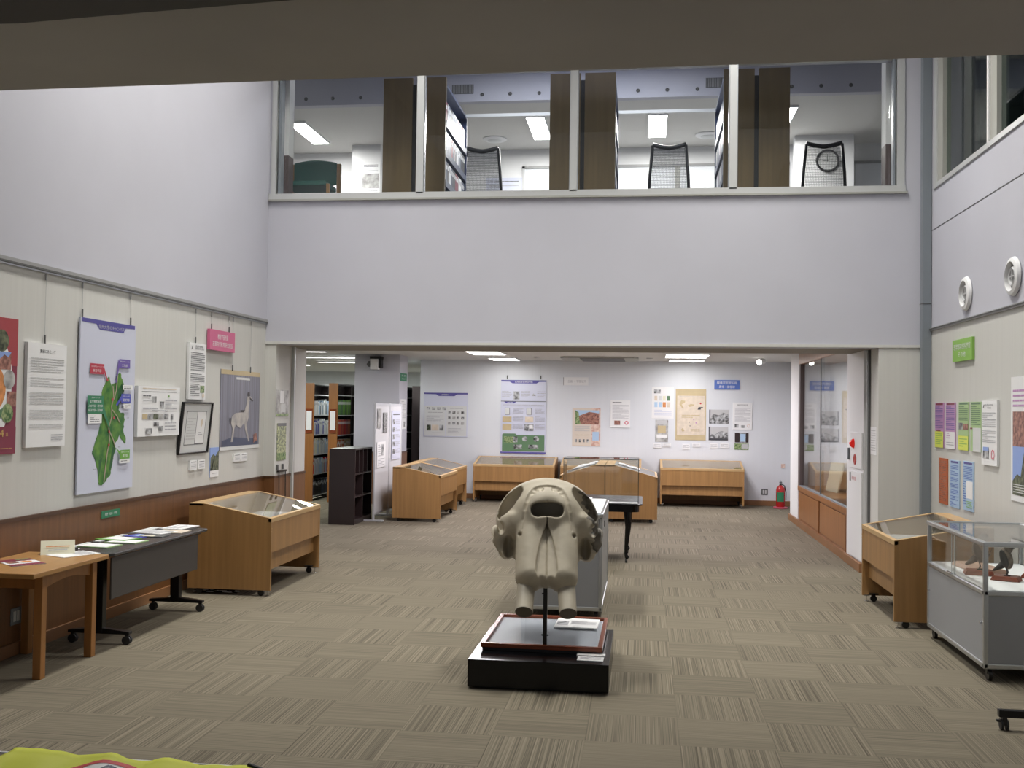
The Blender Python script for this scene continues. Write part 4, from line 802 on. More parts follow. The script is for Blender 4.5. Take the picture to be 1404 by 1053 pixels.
m_=[('p',[(.02,.0),(.98,.0),(.98,.022),(.80,.025),(.76,.055),(.32,.055),(.26,.025),(.02,.022)],'indigo'),('t',.54,.036,.034,'信州大学のキャンパス','lgrey',.40),('p',MAPP,'mapg')]
m_+=[('p',[(.36,.93),(.42,.80),(.36,.82)],'mapd'),('p',[(.66,.55),(.68,.40),(.75,.36),(.78,.40),(.70,.50)],'mapd'),('p',[(.56,.83),(.60,.74),(.64,.75),(.60,.85),(.54,.90)],'mapd')]
for pa in ([(.58,.38),(.60,.45),(.56,.50),(.57,.56),(.52,.63),(.54,.70),(.50,.78),(.47,.88),(.45,.95)],[(.66,.31),(.64,.40),(.60,.46)],[(.57,.52),(.66,.56),(.72,.60)],[(.53,.65),(.60,.70),(.64,.74)]):
    for i in range(len(pa)-1): (x0,y0),(x1,y1)=pa[i],pa[i+1]; m_.append(('p',[(x0-.008,y0),(x0+.008,y0),(x1+.008,y1),(x1-.008,y1)],'road'))
for pt in ((.47,.345),(.57,.46),(.60,.57),(.52,.65),(.52,.73)): m_.append(('c',pt[0],pt[1],0,.012,'red'))
m_+=[('p',[(.36,.265),(.45,.345),(.47,.345),(.40,.27)],'red'),('r',.16,.255,.40,.315,'red'),('t',.28,.272,.014,'長野(教育)キャンパス','paper',.18),('t',.28,.295,.024,'教育学部','paper',.12),
 ('p',[(.66,.22),(.61,.36),(.625,.36),(.69,.24)],'violet'),('r',.67,.215,.88,.268,'violet'),('t',.775,.23,.014,'長野(工学)キャンパス','paper',.15),('t',.775,.252,.022,'工学部','paper',.09),
 ('p',[(.33,.49),(.51,.63),(.52,.62),(.36,.45)],'dgreen'),('r',.12,.44,.40,.545,'dgreen'),('t',.26,.452,.012,'松本キャンパス','paper',.12),('t',.26,.474,.022,'全学教育機構','paper',.17),('t',.26,.499,.020,'人文学部・理学部','paper',.21),('t',.26,.524,.020,'経法学部・医学部','paper',.21),('r',.13,.546,.37,.60,'paper'),('l',.17,.555,.33,.595,4,'ink'),
 ('p',[(.62,.49),(.73,.43),(.73,.46),(.64,.50)],'mblue'),('r',.72,.425,.90,.48,'mblue'),('t',.81,.438,.012,'上田キャンパス','paper',.13),('t',.81,.462,.024,'繊維学部','paper',.11),('r',.74,.37,.93,.40,'paper'),('l',.76,.378,.90,.398,2,'ink'),('r',.76,.485,.90,.515,'paper'),('l',.79,.49,.89,.513,3,'inkl'),
 ('p',[(.60,.74),(.72,.775),(.72,.80),(.64,.755)],'lgreen'),('r',.71,.765,.90,.82,'lgreen'),('t',.81,.778,.012,'伊那キャンパス','paper',.13),('t',.81,.80,.024,'農学部','paper',.08),('r',.70,.822,.90,.845,'paper'),('l',.73,.828,.87,.84,1,'ink'),
 ('t',.61,.337,.012,'長野','inkb',.035),('t',.84,.57,.012,'上田','inkb',.035),('t',.69,.745,.012,'伊那','inkb',.035),('t',.25,.865,.012,'飯田','inkb',.035)]
poster('map_board','tall pale blue board with a green regional map and coloured flags','board','L',7.361,8.221,1.050,2.420,'pboard',m_,th=.014,off=.01)
hangers('thin wire with a hook holding a panel to the left wall rail',[6.91],2.20)
hangers('thin wire with a hook holding a panel to the left wall rail',[7.40,8.15],2.44)
t=M()
poster('timeline_panel','white panel with small black photos right of the map board','panel','L',8.256,9.048,1.475,1.913,JP,[('r',.08,.10,.92,.108,'ink'),('l',.1,.03,.9,.08,1,'tanl'),('r',.32,.20,.42,.32,'bphoto'),('r',.50,.30,.60,.43,'bphoto'),('c',.72,.19,0,.012,'lgreen')]+[('r',.10+.125*k,.55,.215+.125*k,.66,('tan','bphoto','treephoto','greysc','bphoto')[k]) for k in range(5)]+[('r',.78,.55,.83,.68,'bphoto'),('r',.36,.72,.48,.80,'bphoto'),('r',.48,.80,.58,.90,'bphoto'),('r',.18,.84,.32,.95,'bphoto'),('l',.1,.17,.28,.24,1,'ink'),('l',.1,.28,.3,.32,1,'inkl'),('l',.62,.25,.92,.5,3,'inkl'),('l',.1,.42,.45,.5,1,'inkl'),('l',.62,.72,.9,.92,3,'inkl'),('l',.3,.47,.7,.52,1,'inkl')],th=.03,off=.01)
poster('notice','narrow white text panel above the black framed document','panel','L',9.254,9.629,1.809,2.353,JP,[('p',[(.10,.12),(.16,.05),(.20,.05),(.15,.12)],'ink'),('t',.58,.055,.02,'教育学部附属','inkb',.17),('t',.58,.095,.02,'自然教育研究施設','inkb',.2),('l',.08,.16,.92,.50,10,'ink'),('l',.08,.54,.92,.70,5,'ink'),('l',.08,.72,.62,.95,7,'ink'),('r',.66,.75,.92,.88,'gphoto'),('c',.85,.93,0,.025,'tanl')],th=.025,off=.005)
hangers('thin wire with a hook holding a panel to the left wall rail',[9.42],2.37)
hangers('thin wire with a hook holding a panel to the left wall rail',[9.78,10.22],2.53)
hangers('thin wire with a hook holding a panel to the left wall rail',[10.33,10.83],2.14)
# black framed document leaning forward
t=thing('framed_document','black framed double page document leaning out from the left wall','framed document',(-4.31,9.41,1.535)); t.rotation_euler=(.10,0,PI2)
w_,h_2=.655,.50
b=M()
for q in (((-w_/2,-.03,-h_2/2),(w_/2,0,-h_2/2+.014)),((-w_/2,-.03,h_2/2-.014),(w_/2,0,h_2/2)),((-w_/2,-.03,-h_2/2),(-w_/2+.014,0,h_2/2)),((w_/2-.014,-.03,-h_2/2),(w_/2,0,h_2/2))): b.box(q[0],q[1],'black')
b.obj('frame',t); B('mount',(-w_/2+.012,-.012,-h_2/2+.012),(w_/2-.012,-.004,h_2/2-.012),'paperg',t)
b=M(); decorate(b,w_,h_2,-.012,[('r',.17,.17,.84,.83,'ink'),('r',.185,.185,.52,.815,'paperg'),('r',.535,.185,.825,.80,'paper'),('l',.22,.3,.5,.75,8,'lgrey'),('p',[(.66,.36),(.72,.32),(.74,.42),(.70,.50),(.67,.46)],'tanl'),('l',.62,.58,.76,.66,2,'inkl')]); b.obj('document',t)
poster('sign','pink sign with two lines of white lettering on the left wall','sign','L',9.689,10.314,2.311,2.518,'pink',[('t',.5,.32,.055,'教育学部附属','paper',.26),('t',.5,.68,.052,'志賀自然教育研究施設','paper',.50)],th=.03,off=.01)
poster('scroll_photo','large hanging photo of a pale long necked animal against grey folds','scroll','L',10.052,11.129,1.285,2.132,'curtain',[('r',0,0,1,.06,'tan'),('r',0,.955,1,1,'paperg'),('p',[(.04,.955),(.04,.88),(.30,.84),(.96,.88),(.96,.955)],'navy'),('r',.37,.085,.72,.115,'paperg'),
  ('p',[(.26,.90),(.30,.74),(.26,.66),(.28,.58),(.36,.54),(.52,.53),(.60,.50),(.64,.42),(.66,.33),(.70,.30),(.78,.34),(.80,.36),(.76,.37),(.72,.38),(.70,.48),(.70,.60),(.66,.68),(.68,.78),(.74,.90),(.71,.91),(.62,.76),(.60,.68),(.55,.69),(.50,.73),(.44,.72),(.38,.68),(.34,.74),(.31,.90)],'llama'),('p',[(.66,.31),(.67,.27),(.72,.27),(.73,.32),(.69,.33)],'llamad'),('p',[(.72,.33),(.82,.38),(.79,.39),(.72,.36)],'llamad'),('r',.22,.60,.25,.67,'llamad'),('p',[(.48,.50),(.60,.50),(.58,.53),(.50,.53)],'llamad'),('p',[(.84,.82),(.92,.80),(.95,.90),(.84,.93)],'brickp')],th=.006)
poster('tree_photo','narrow photo of a dark tree against a blue sky beside the framed document','photo','L',9.826,10.034,1.028,1.327,'skyp',[('p',[(0,.95),(.05,.35),(.35,.22),(.6,.3),(1,.1),(1,.80),(0,.80)],'treephoto'),('r',0,.78,1,1,'paper'),('l',.2,.86,.8,.92,1,'inkl')],th=.006)
for i,(u0,u1,z0,z1) in enumerate(((9.343,9.489,1.124,1.219),(9.524,9.677,1.127,1.216),(10.405,10.573,1.156,1.240),(10.590,10.764,1.154,1.239))):
    poster('caption_card',('left of the two small white cards under the black framed document','right of the two small white cards under the black framed document','left of the two small white cards under the animal scroll','right of the two small white cards under the animal scroll')[i],'card','L',u0,u1,z0,z1,JP,[('l',.12,.12,.88,.3,1,'ink'),('l',.12,.4,.88,.85,3,'inkl')],th=.02)
# jamb
poster('poster','grey collage poster on the portal jamb','poster','J',11.31,11.72,1.641,1.944,'greysc',[('r',.3,.02,.62,.5,'paper'),('r',.38,.52,.75,.85,'paperg'),('r',0,.9,1,1,'gphoto')],th=.006)
poster('poster','yellow tinted list poster on the portal jamb','poster','J',11.37,11.66,1.127,1.558,'ylist',[('r',0,0,1,.08,'ink'),('r',0,.8,1,1,'gphoto')],th=.006)
t=thing('barrier_hooks','small hook rail with two long dark cords beside the portal','hook rail',(-4.2,11.52,1.0)); M().box((0,-.13,-.01),(.03,.13,.012),'black').box((0,-.15,.02),(.02,-.12,.08),'dgrey').box((0,.02,.02),(.02,.05,.08),'dgrey').obj('rail',t)
for y in (-.12,.09): M().tube([(.025,y,0),(.027,y+.005,-.3),(.025,y,-.95)],.006,'black').obj('cord',t)
# ------------------------------------------------------------------ posters: back wall
HDR=lambda v0,h,a,b: ('p',[(.0,v0),(1,v0),(1,v0+h*.45),(b+.06,v0+h*.5),(b,v0+h),(a,v0+h),(a-.06,v0+h*.5),(0,v0+h*.45)],'indigo')
poster('info_poster','pale blue poster with small dark pictures at the left of the back wall','poster','B',-4.328,-3.446,1.200,2.072,'pboard',[HDR(0,.075,.34,.70),('t',.52,.045,.03,'人文学部資料コーナー','paper',.25),('r',.02,.30,.5,.98,'paperg'),('r',.52,.30,.98,.98,'paperg')]+
 [('r',.07+.12*k,.33,.145+.12*k,.39,'bphoto') for k in range(4)]+[('l',.1,.44,.44,.46,1,'ink'),('l',.07,.52,.46,.68,6,'inkl'),('r',.08,.73,.17,.86,'treephoto'),('r',.19,.73,.35,.86,'tanl'),('r',.37,.73,.46,.86,'bphoto'),('l',.2,.90,.4,.92,1,'inkl'),('l',.6,.34,.9,.38,1,'inkl')]+[('r',.56+.10*k,.42+.12*j,.62+.10*k+.01*(k%2),.48+.12*j,('bphoto','bphoto2','greysc')[(k+j)%3]) for k in range(4) for j in range(3)]+[('l',.56,.80,.92,.92,4,'inkl')],th=.012)
poster('hanging_banner','tall hanging banner with purple header and green picture strip on the back wall','banner','B',-2.781,-1.886,.903,2.338,'pboard',[HDR(0,.045,.25,.78),('t',.5,.027,.03,'信州大学自然科学館','paper',.35),('l',.02,.15,.24,.24,5,'inkl'),('r',.28,.155,.41,.265,'bphoto'),('l',.44,.15,.64,.24,5,'inkl'),('p',[(.67,.215),(.72,.18),(.77,.215)],'bphoto'),('l',.8,.15,.98,.24,4,'inkl'),
 ('r',0,.285,1,.295,'ink'),('p',[(.07,.295),(.34,.295),(.30,.318),(.12,.318)],'indigo'),('t',.21,.306,.018,'展示資料','paper',.12),('l',.05,.335,.95,.36,2,'inkl'),('r',.09,.38,.20,.475,'ink'),('r',.10,.385,.19,.47,'paperg'),('r',.57,.38,.68,.475,'ink'),('r',.58,.385,.67,.47,'paperg'),('r',.04,.50,.24,.575,'tan'),('r',.54,.50,.72,.575,'tanl'),('r',.04,.60,.24,.68,'tan'),('r',.53,.60,.73,.69,'bphoto'),('r',.63,.61,.71,.66,'paper')]+
 [('l',.27,.39+.105*k,.5,.46+.105*k,5,'inkl') for k in range(3)]+[('l',.76,.39+.105*k,.97,.46+.105*k,5,'inkl') for k in range(3)]+[('p',[(.04,.97),(.04,.745),(.07,.73),(.33,.73),(.36,.75),(.97,.75),(.97,.97)],'forest')]+[('r',.08+.0,.77,.32,.855,'gphoto'),('r',.29,.77,.38,.85,'bphoto'),('c',.54,.80,0,.05,'bphoto'),('c',.79,.80,0,.055,'bphoto'),('r',.30,.88,.48,.94,'bphoto'),('r',.62,.88,.84,.93,'bphoto'),('r',0,.98,1,1,'indigo')],th=.012,off=.01)
for x in (-2.66,-2.0):
    t=thing('hanging_wire','thin wire with a dark hook holding the hanging banner','hanging wire',(x,19.89,0),0,'wires of the hanging banner'); M().cyl((0,0,2.34),(0,0,2.725),.0015,'alu',n=6).obj('wire',t); M().box((-.01,-.012,2.36),(.01,.002,2.43),'dgrey').obj('hook',t)
poster('sign','white sign with grey lettering high in the middle of the back wall','sign','B',-1.56,-1.071,2.247,2.405,JP,[('r',0,0,.025,1,'grey'),('t',.55,.5,.055,'企画 ・ 学部以外','inkl',.36)],th=.02)
poster('brick_building_poster','beige poster with a brick building photo on the back wall','poster','B',-1.372,-.827,1.068,1.810,'warmp',[('r',.68,0,1,1,'rosy'),('r',.1,.06,.95,.43,'brickp'),('p',[(.1,.06),(.95,.06),(.95,.14),(.6,.10),(.2,.22),(.1,.3)],'lblue'),('p',[(.1,.06),(.22,.12),(.25,.30),(.3,.43),(.1,.43)],'gphoto'),('l',.08,.47,.62,.62,5,'inkl'),('r',.72,.62,.95,.85,'lblue'),('l',.08,.68,.62,.80,3,'tanl')]+[('r',.10+.14*k,.82,.17+.14*k,.90,'bphoto') for k in range(4)],th=.008)
poster('notice','white text notice with a pink circle right of the brick building poster','poster','B',-.635,-.255,1.437,1.968,JP,[('l',.1,.06,.9,.13,1,'ink'),('l',.1,.17,.92,.48,9,'inkl'),('l',.1,.52,.92,.68,5,'inkl'),('r',.2,.74,.5,.90,'brickp'),('c',.82,.82,.022,.038,'pinkt')],th=.02)
poster('colour_chart','white sheet with rows of coloured swatches left of the beige scroll','poster','B',.157,.577,1.627,2.231,JP,[('r',.1,.08,.40,.2,'bphoto')]+[('r',.12+.19*k,.28,.25+.19*k,.43,('tanl','paperg','cream','forest')[k]) for k in range(4)]+[('r',.12+.19*k,.48,.26+.19*k,.64,('lblue','lblue','posor','tanl')[k]) for k in range(4)]+[('l',.12,.72,.9,.92,4,'pboard')],th=.006)
poster('portrait_print','small grey print with an olive square under the coloured swatches','print','B',.231,.474,1.172,1.602,'greysc',[('r',.12,.02,.9,.20,'lgrey'),('r',.18,.26,.82,.60,'tan'),('r',.1,.66,.9,.8,'paper'),('r',.12,.8,.88,.95,'greysc')],th=.006)
poster('map_scroll','large beige scroll with faint drawings on the back wall','scroll','B',.613,1.188,1.220,2.199,'tan',[('r',.05,.13,.96,.90,'tanl'),('l',.12,.145,.88,.16,1,'inkl'),('p',[(.12,.30),(.18,.22),(.32,.23),(.30,.27),(.20,.30),(.28,.38),(.22,.38)],'tan'),('p',[(.40,.32),(.5,.29),(.62,.3),(.6,.33),(.45,.35)],'tan'),('r',.75,.35,.90,.37,'inkb'),('p',[(.72,.40),(.76,.35),(.84,.36),(.82,.40)],'inkb'),('c',.82,.28,0,.016,'sred'),('c',.6,.6,0,.012,'purple'),('c',.45,.65,0,.01,'ink'),('c',.48,.72,0,.01,'ink'),('c',.68,.66,0,.014,'purple'),('l',.2,.5,.8,.58,2,'tan'),('p',[(.18,.8),(.24,.76),(.3,.82),(.24,.84)],'tan'),('l',.5,.78,.8,.84,2,'tan')],th=.01)
for i,(u0,u1,z0,z1) in enumerate(((.199,.344,1.058,1.145),(.373,.529,1.087,1.156),(.748,.887,1.038,1.147),(.935,1.087,1.095,1.159),(1.266,1.414,1.073,1.164),(1.462,1.625,1.082,1.168))):
    poster('caption_card','small white caption card under the '+('small grey print, left one','small grey print, right one','beige scroll, left one','beige scroll, right one','black and white photos, left one','black and white photos, right one')[i],'card','B',u0,u1,z0,z1,JP,[('l',.1,.2,.9,.8,3,'inkl')],th=.02)
poster('old_photo','upper black and white photo of a group on the back wall','photo','B',1.249,1.617,1.544,1.812,'bphoto',[('r',0,0,.06,1,'inkb'),('p',[(.06,0),(1,0),(1,.35),(.7,.2),(.5,.4),(.2,.3),(.06,.6)],'lgrey')],th=.006)
poster('old_photo','lower black and white photo on the back wall','photo','B',1.242,1.606,1.226,1.484,'bphoto',[('r',0,0,.05,1,'inkb'),('p',[(.05,0),(1,0),(1,.4),(.6,.3),(.3,.6),(.05,.5)],'lgrey'),('r',0,.85,1,1,'inkb')],th=.006)
poster('sign','blue sign with two lines of white lettering on the back wall','sign','B',1.341,1.815,2.200,2.380,'bsign',[('t',.5,.30,.055,'繊維学部資料館','paper',.38),('t',.5,.72,.052,'農場・講堂跡','paper',.30)],th=.02)
poster('notice','white text notice under the blue sign at the right of the back wall','poster','B',1.693,2.054,1.437,1.952,JP,[('t',.5,.09,.03,'繊維学部資料館','ink',.2),('l',.1,.2,.92,.48,8,'inkl'),('l',.1,.52,.92,.72,6,'inkl'),('r',.1,.80,.30,.93,'bphoto'),('r',.42,.84,.62,.93,'bphoto'),('c',.82,.86,.02,.03,'rosy')],th=.02)
poster('corridor_photo','dark photo with a bright window low at the right of the back wall','photo','B',1.734,1.991,1.191,1.375,'bphoto2',[('r',0,0,.35,1,'cubby'),('r',.8,0,1,1,'cubby'),('r',.4,.1,.78,.9,'lblue')],th=.006)
poster('leaf_photo','green and white photo lowest at the right of the back wall','photo','B',1.728,1.993,1.053,1.173,'gphoto',[('r',.5,.1,.95,.8,'lgrey')],th=.006)
# ------------------------------------------------------------------ posters: right wall
poster('sign','green sign with white lettering high on the right wall','sign','R',10.385,9.793,2.274,2.482,'green',[('t',.5,.34,.058,'理学部自然科学館','paper',.50),('t',.5,.70,.05,'その他','paper',.22)],th=.025)
def strip(label,u0,u1,z0,z1,m,items): poster('info_strip',label,'poster','R',u0,u1,z0,z1,m,items,th=.01)
strip('leftmost purple strip with a yellow lower part on the right wall',11.027,10.736,1.431,1.885,'purple',[('r',.1,.01,.95,.05,'maroon'),('l',.05,.08,.95,.58,13,'violet'),('r',0,.64,1,1,'yell'),('l',.1,.68,.9,.95,6,'green'),('r',.2,.61,.7,.64,'maroon')])
strip('second purple strip with a white lower part on the right wall',10.655,10.349,1.430,1.883,'purple',[('r',.1,.01,.95,.05,'maroon'),('l',.05,.08,.95,.60,13,'violet'),('r',0,.63,1,1,'paper'),('l',.1,.65,.5,.8,3,'purple'),('l',.1,.85,.9,.95,2,'inkl')])
strip('green strip with a yellow lower part on the right wall',10.239,9.941,1.431,1.884,'ppgreen',[('r',.1,.01,.95,.05,'forest'),('l',.05,.08,.95,.40,8,'forest'),('r',0,.43,.45,.57,'bphoto'),('r',.5,.45,1,.57,'brickp'),('r',0,.70,1,1,'yell'),('l',.1,.75,.9,.95,4,'green')])
strip('green strip with a pale lower part on the right wall',9.877,9.579,1.430,1.883,'ppgreen',[('r',.1,.01,.95,.05,'forest'),('l',.05,.08,.95,.48,10,'forest'),('r',.25,.52,1,1,'paperg'),('r',0,.52,.2,.55,'maroon')])
poster('notice','white text panel with a small photo right of the green strips','panel','R',9.534,9.135,1.328,1.890,JP,[('p',[(.10,.11),(.15,.06),(.2,.06),(.16,.11)],'ink'),('t',.5,.07,.02,'自然科学館','ink',.2),('t',.5,.11,.02,'その他','ink',.1),('l',.08,.18,.92,.42,7,'inkl'),('l',.08,.46,.92,.66,7,'inkl'),('r',.12,.72,.5,.90,'bphoto'),('r',.12,.72,.5,.78,'skyp'),('c',.76,.83,.03,.042,'pinkt')],th=.02)
strip('plain orange strip low on the right wall',10.886,10.599,.871,1.326,'orange',[('r',.05,.02,.95,.98,'orange'),('l',.1,.05,.9,.95,22,'brickp')])
strip('left of the two light blue strips low on the right wall',10.503,10.211,.867,1.324,'lblue',[('r',.1,.02,.9,.06,'indigo')]+[('l',.08,.10+.13*k,.92,.20+.13*k,3,'bsign') for k in range(7)])
strip('right of the two light blue strips low on the right wall',10.094,9.788,.877,1.333,'lblue',[('r',.1,.02,.9,.06,'indigo'),('l',.08,.1,.92,.38,8,'bsign'),('r',.35,.40,.95,.75,'paper'),('l',.05,.4,.3,.9,10,'bsign'),('l',.35,.8,.9,.95,4,'green')])
poster('photo_poster','large white poster with landscape photos cut by the right photo edge','poster','R',8.843,8.10,1.071,2.077,JP,[('l',.06,.10,.9,.26,4,'purple'),('r',.06,.28,.42,.56,'brickp'),('r',.06,.56,1,.95,'skyp'),('p',[(.06,.84),(.2,.78),(.3,.80),(.4,.60),(.45,.80),(.7,.7),(1,.75),(1,.95),(.06,.95)],'treephoto'),('l',.08,.86,.95,.94,4,'paperg')],th=.006)
# ------------------------------------------------------------------ upstairs: bookcases, chairs, wall windows, pillars
def upper_case(label,x0,x1,side,gname):
    t=thing('upper_bookcase',label,'bookcase',((x0+x1)/2,12.0,4.051)); a=(x1-x0)/2; L=1.45
    B('end_panel',(-a,0,0),(-.025,.04,1.70),'bcend',t); B('end_panel',(.025,0,0),(a,.04,1.70),'bcend',t); B('end_gap',(-.024,.01,0),(.024,.05,1.62),'black',t)
    B('core',(-.06,.05,0),(.06,L,1.62),'navy',t)
    for z in (.06,.42,.78,1.14): B('shelf_board',(-a,.05,z-.02),(a,L,z),'navy',t)
    B('top_board',(-a,.05,1.60),(a,L,1.63),'navy',t); B('far_panel',(-a,L,0),(a,L+.03,1.63),'navy',t)
    for sd in (-1,1):
        for z in (.06,.42,.78,1.14): B('lip',(sd*a-.005*sd,.05,z-.03),(sd*a+.004*sd,L,z+.05),'navy',t)
    for z in (.42,.78,1.14):
        y=12.08
        while y<12.0+L-.08:
            th=random.choice((.05,.07,.09)); xx=(x1-.012) if side>0 else (x0+.012+.20)
            m=random.choice(('navy','navy','black','lgrey','paper','bluegrey','maroon'))
            o=book(xx if side>0 else x0+.215,y,4.051+z+.002,th,.29,.20,m,'magazine file on the upstairs bookcase '+gname,'magazine files upstairs '+gname,'magazine')
            y+=th+.002
upper_case('wooden ended double bookcase upstairs behind the first and second panes',-3.17,-2.40,1,'left of the first mesh chair')
upper_case('wooden ended double bookcase upstairs behind the second and third panes',-1.14,-.364,1,'between the first and second mesh chairs')
upper_case('wooden ended double bookcase upstairs behind the third and fourth panes',.886,1.638,-1,'right of the middle mesh chair')
for x0,x1,l in ((-2.40,-1.14,'left'),(-.364,.886,'right')):
    tag(B('tie_bar',(x0-.1,13.38,5.66),(x1+.1,13.42,5.70),'frameg'),'thin tie bar joining the upstairs bookcase tops, %s one'%l,'bar')
def mesh_chair(label,x,y,ztop,w=.50,group='mesh office chairs upstairs'):
    t=thing('mesh_chair',label,'chair',(x,y,4.051),0,group); H=ztop-4.051; a=w/2; zb_=.52
    n=12; top=[(-a*.80+a*1.6*i/n,0,H-.045+.10*abs(i/n-.5)**1.5*1.3) for i in range(n+1)]
    b=M(); b.tube([(-a,.03,zb_),(-a*.92,.0,(zb_+H)/2),(-a*.80,0,H-.01)],.022,'black'); b.obj('back_frame',t,smooth=True)
    b=M(); b.tube([(a,.03,zb_),(a*.92,.0,(zb_+H)/2),(a*.80,0,H-.01)],.022,'black'); b.obj('back_frame',t,smooth=True)
    b=M(); b.tube(top,.030,'black'); b.tube([(-a,.03,zb_),(0,.04,zb_-.02),(a,.03,zb_)],.022,'black'); b.obj('top_rail',t,smooth=True)
    b=M(); k=40
    for i in range(k+1):
        u=-1+2*i/k; b.tube([(u*a*.97,.03,zb_),(u*a*.9,.0,(zb_+H)/2),(u*a*.8,0,H-.05)],.0034,'mesh',n=4)
    for j in range(44):
        f=j/43; z=zb_+(H-.06-zb_)*f; ww=a*(.97-.17*f); b.tube([(-ww,.0,z),(ww,.0,z)],.0034,'mesh',n=4)
    b.obj('mesh_back',t)
    M().prism([(-.25,-.5),(.25,-.5),(.27,-.05),(-.27,-.05)],'z',.42,.49,'black').obj('seat',t,bevel=.02)
    M().cyl((0,-.27,.10),(0,-.27,.42),.03,'blackm').obj('column',t); b=M()
    for k in range(5): an=2*PI*k/5; b.tube([(0,-.27,.11),(.28*math.cos(an),-.27+.28*math.sin(an),.05),(.28*math.cos(an),-.27+.28*math.sin(an),.01)],[.02,.018,.02],'blackm')
    b.obj('star_base',t); return t
mesh_chair('black mesh chair upstairs behind the second pane, partly behind the dark shelves',-2.27,14.0,5.40,.56); mesh_chair('black mesh chair upstairs in the middle of the third pane',.31,14.0,5.40,.56); mesh_chair('black mesh chair upstairs in front of the white pillar with the clock',2.36,14.0,5.38,.58)
t=thing('green_chair','wooden chair with a dark green curved backrest upstairs','chair',(-4.135,12.4,4.051))
for sx in (-1,1): M().box((sx*.30-.025,-.02,0),(sx*.30+.025,.03,.765),'chairw').obj('leg',t,bevel=.004); M().box((sx*.30-.02,-.45,0),(sx*.30+.02,-.41,.42),'chairw').obj('leg',t,bevel=.004)
n=14; po=[(-.275+.55*i/n,.775+.035*math.sin(PI*i/n)) for i in range(n+1)]+[(.275-.55*i/n,.50-.045*math.sin(PI*i/n)) for i in range(n+1)]
M().prism(po,'y',-.035,.0,'teal').obj('backrest',t,bevel=.008); M().box((-.27,-.45,.40),(.27,.0,.46),'teal').obj('seat',t,bevel=.01)
st(B('trim_15',(2.25,15.9,4.05),(3.12,16.1,6.0),'white')); st(B('trim_16',(-4.72,15.95,4.05),(-4.25,16.3,6.0),'white'))
t=thing('wall_clock','round black rimmed wall clock on the white pillar upstairs','clock',(2.73,15.9,5.60)); M().lathe([(.17,0),(.175,-.02),(.165,-.035),(.145,-.03),(.145,0)],'black',ax='y',n=40).obj('rim',t,smooth='auto'); M().lathe([(.146,-.01),(.001,-.0101)],'paperg',ax='y',n=32).obj('face',t); M().box((-.004,-.016,-.01),(.004,-.013,.10),'black').obj('minute_hand',t); M().box((-.07,-.016,-.004),(.01,-.013,.004),'black').obj('hour_hand',t)
WALLS['Q']=(15.95,0)
b=M().box((-.17,-.006,-.35),(.17,0,.35),JP); decorate(b,.34,.7,-.006,[('l',.2,.05,.9,.12,2,'ink'),('l',.1,.18,.9,.21,1,'inkl'),('r',.15,.26,.95,.60,'greysc'),('l',.1,.65,.9,.95,8,'inkl')]); tag(b.obj('poster',loc=(-4.42,15.949,5.36)),'white poster with a grey picture on the left white pillar upstairs','poster')
def up_window(label,x0,x1,z1=5.72):
    t=thing('blind_window',label,'window',((x0+x1)/2,16.449,4.6)); a=(x1-x0)/2; h=z1-4.6
    M().box((-a,-.03,0),(-a+.04,0,h),'lgrey').box((a-.04,-.03,0),(a,0,h),'lgrey').box((-a,-.03,h-.04),(a,0,h),'grey').box((-a,-.03,0),(a,0,.04),'lgrey').obj('frame',t)
    k=max(1,round(2*a/1.0))
    for i in range(1,k): B('window_bar',(-a+2*a*i/k-.04,-.03,.04),(-a+2*a*i/k+.04,0,h-.04),'beigeg',t)
    B('blind',(-a+.04,-.012,.04),(a-.04,-.004,h-.04),'blind',t)
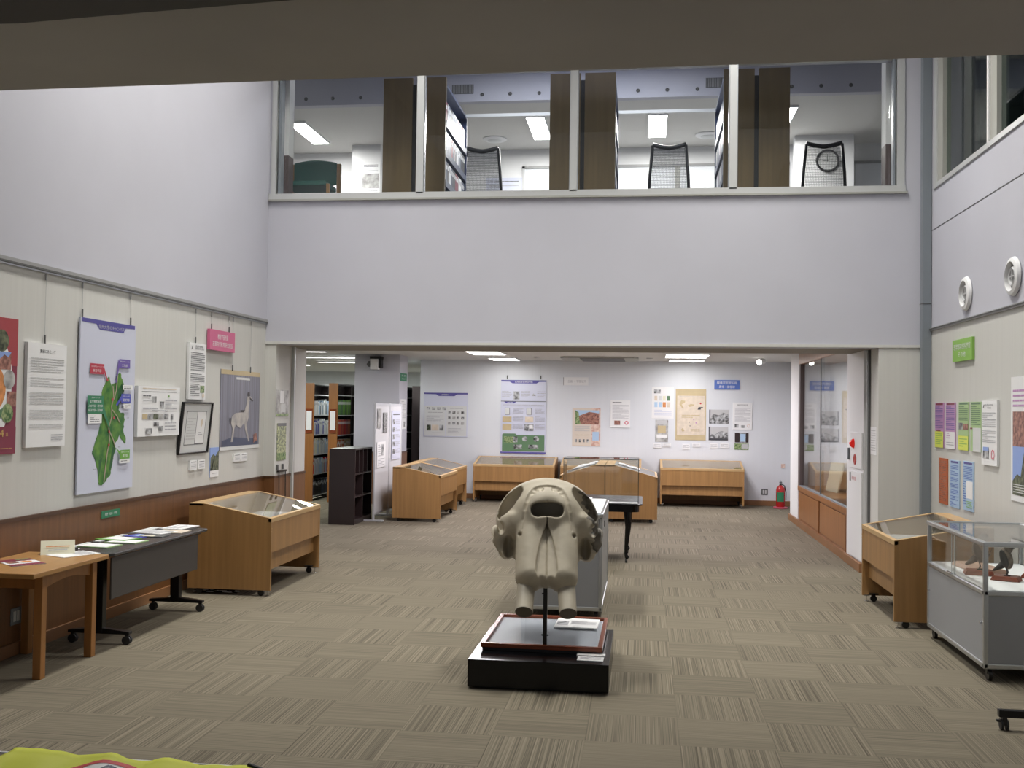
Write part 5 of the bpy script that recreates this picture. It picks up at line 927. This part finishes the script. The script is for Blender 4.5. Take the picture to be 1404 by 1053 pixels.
up_window('white blind window upstairs seen behind the second pane',-2.0,-1.0); up_window('white blind window upstairs seen behind the middle mesh chair',-.5,1.5); up_window('white blind window upstairs left of the white clock pillar',1.7,2.25); up_window('white blind window upstairs right of the white clock pillar',3.2,4.4)
b=M().box((-.30,-.006,-.12),(.30,0,.12),'pboard'); decorate(b,.6,.24,-.006,[('l',.1,.2,.9,.35,1,'ink'),('l',.1,.5,.9,.8,2,'inkl')]); tag(b.obj('poster',loc=(-2.3,16.44,5.42)),'small pale poster upstairs beside the left mesh chair','poster')
for i,x in enumerate((-4.76,-4.37,-3.97,-2.25,-1.86,-1.46,-.12,.27,.67,1.9,2.28,2.66)):
    tag(M().lathe([(.022,0),(.026,-.006),(.018,-.010),(.012,-.004)],'dgrey',c=(x,13.78,6.085),ax='y',n=14).obj('air_nozzle'),'small dark round nozzle in the ceiling bulkhead upstairs','nozzle','nozzles of the upstairs bulkhead')
def grille(label,x):
    t=thing('air_grille',label,'air grille',(x,13.779,6.165)); B('recess',(-.15,-.004,-.065),(.15,0,.065),'dgrey',t)
    b=M()
    for k in range(13): b.box((-.14+.0225*k,-.012,-.06),(-.128+.0225*k,-.004,.06),'grey')
    b.obj('louvre',t)
grille('dark louvred grille in the upstairs bulkhead behind the second pane',-2.52); grille('dark louvred grille in the upstairs bulkhead behind the third pane',.93)
for x,l in ((-2.36,'left'),(.93,'right')):
    t=thing('ceiling_diffuser','round white diffuser on the upstairs ceiling, %s one'%l,'ceiling diffuser',(x,15.75,5.999)); M().lathe([(.19,0),(.19,-.012),(.15,-.03),(.001,-.032)],'white',n=32).obj('disc',t,smooth='auto'); M().lathe([(.11,-.032),(.10,-.040),(.001,-.041)],'paperg',n=32).obj('core',t,smooth='auto')

WALLS['S']=(2.484,-PI/2)
b=M().box((-.14,-.004,-.15),(.14,0,.15),'paper'); decorate(b,.28,.30,-.004,[('l',.1,.1,.9,.9,9,'lgrey')]); tag(b.obj('notice',loc=(2.4845,11.52,1.47),rz=-PI/2),'faint white notice on the portal edge beside the fire hydrant cabinet','poster')
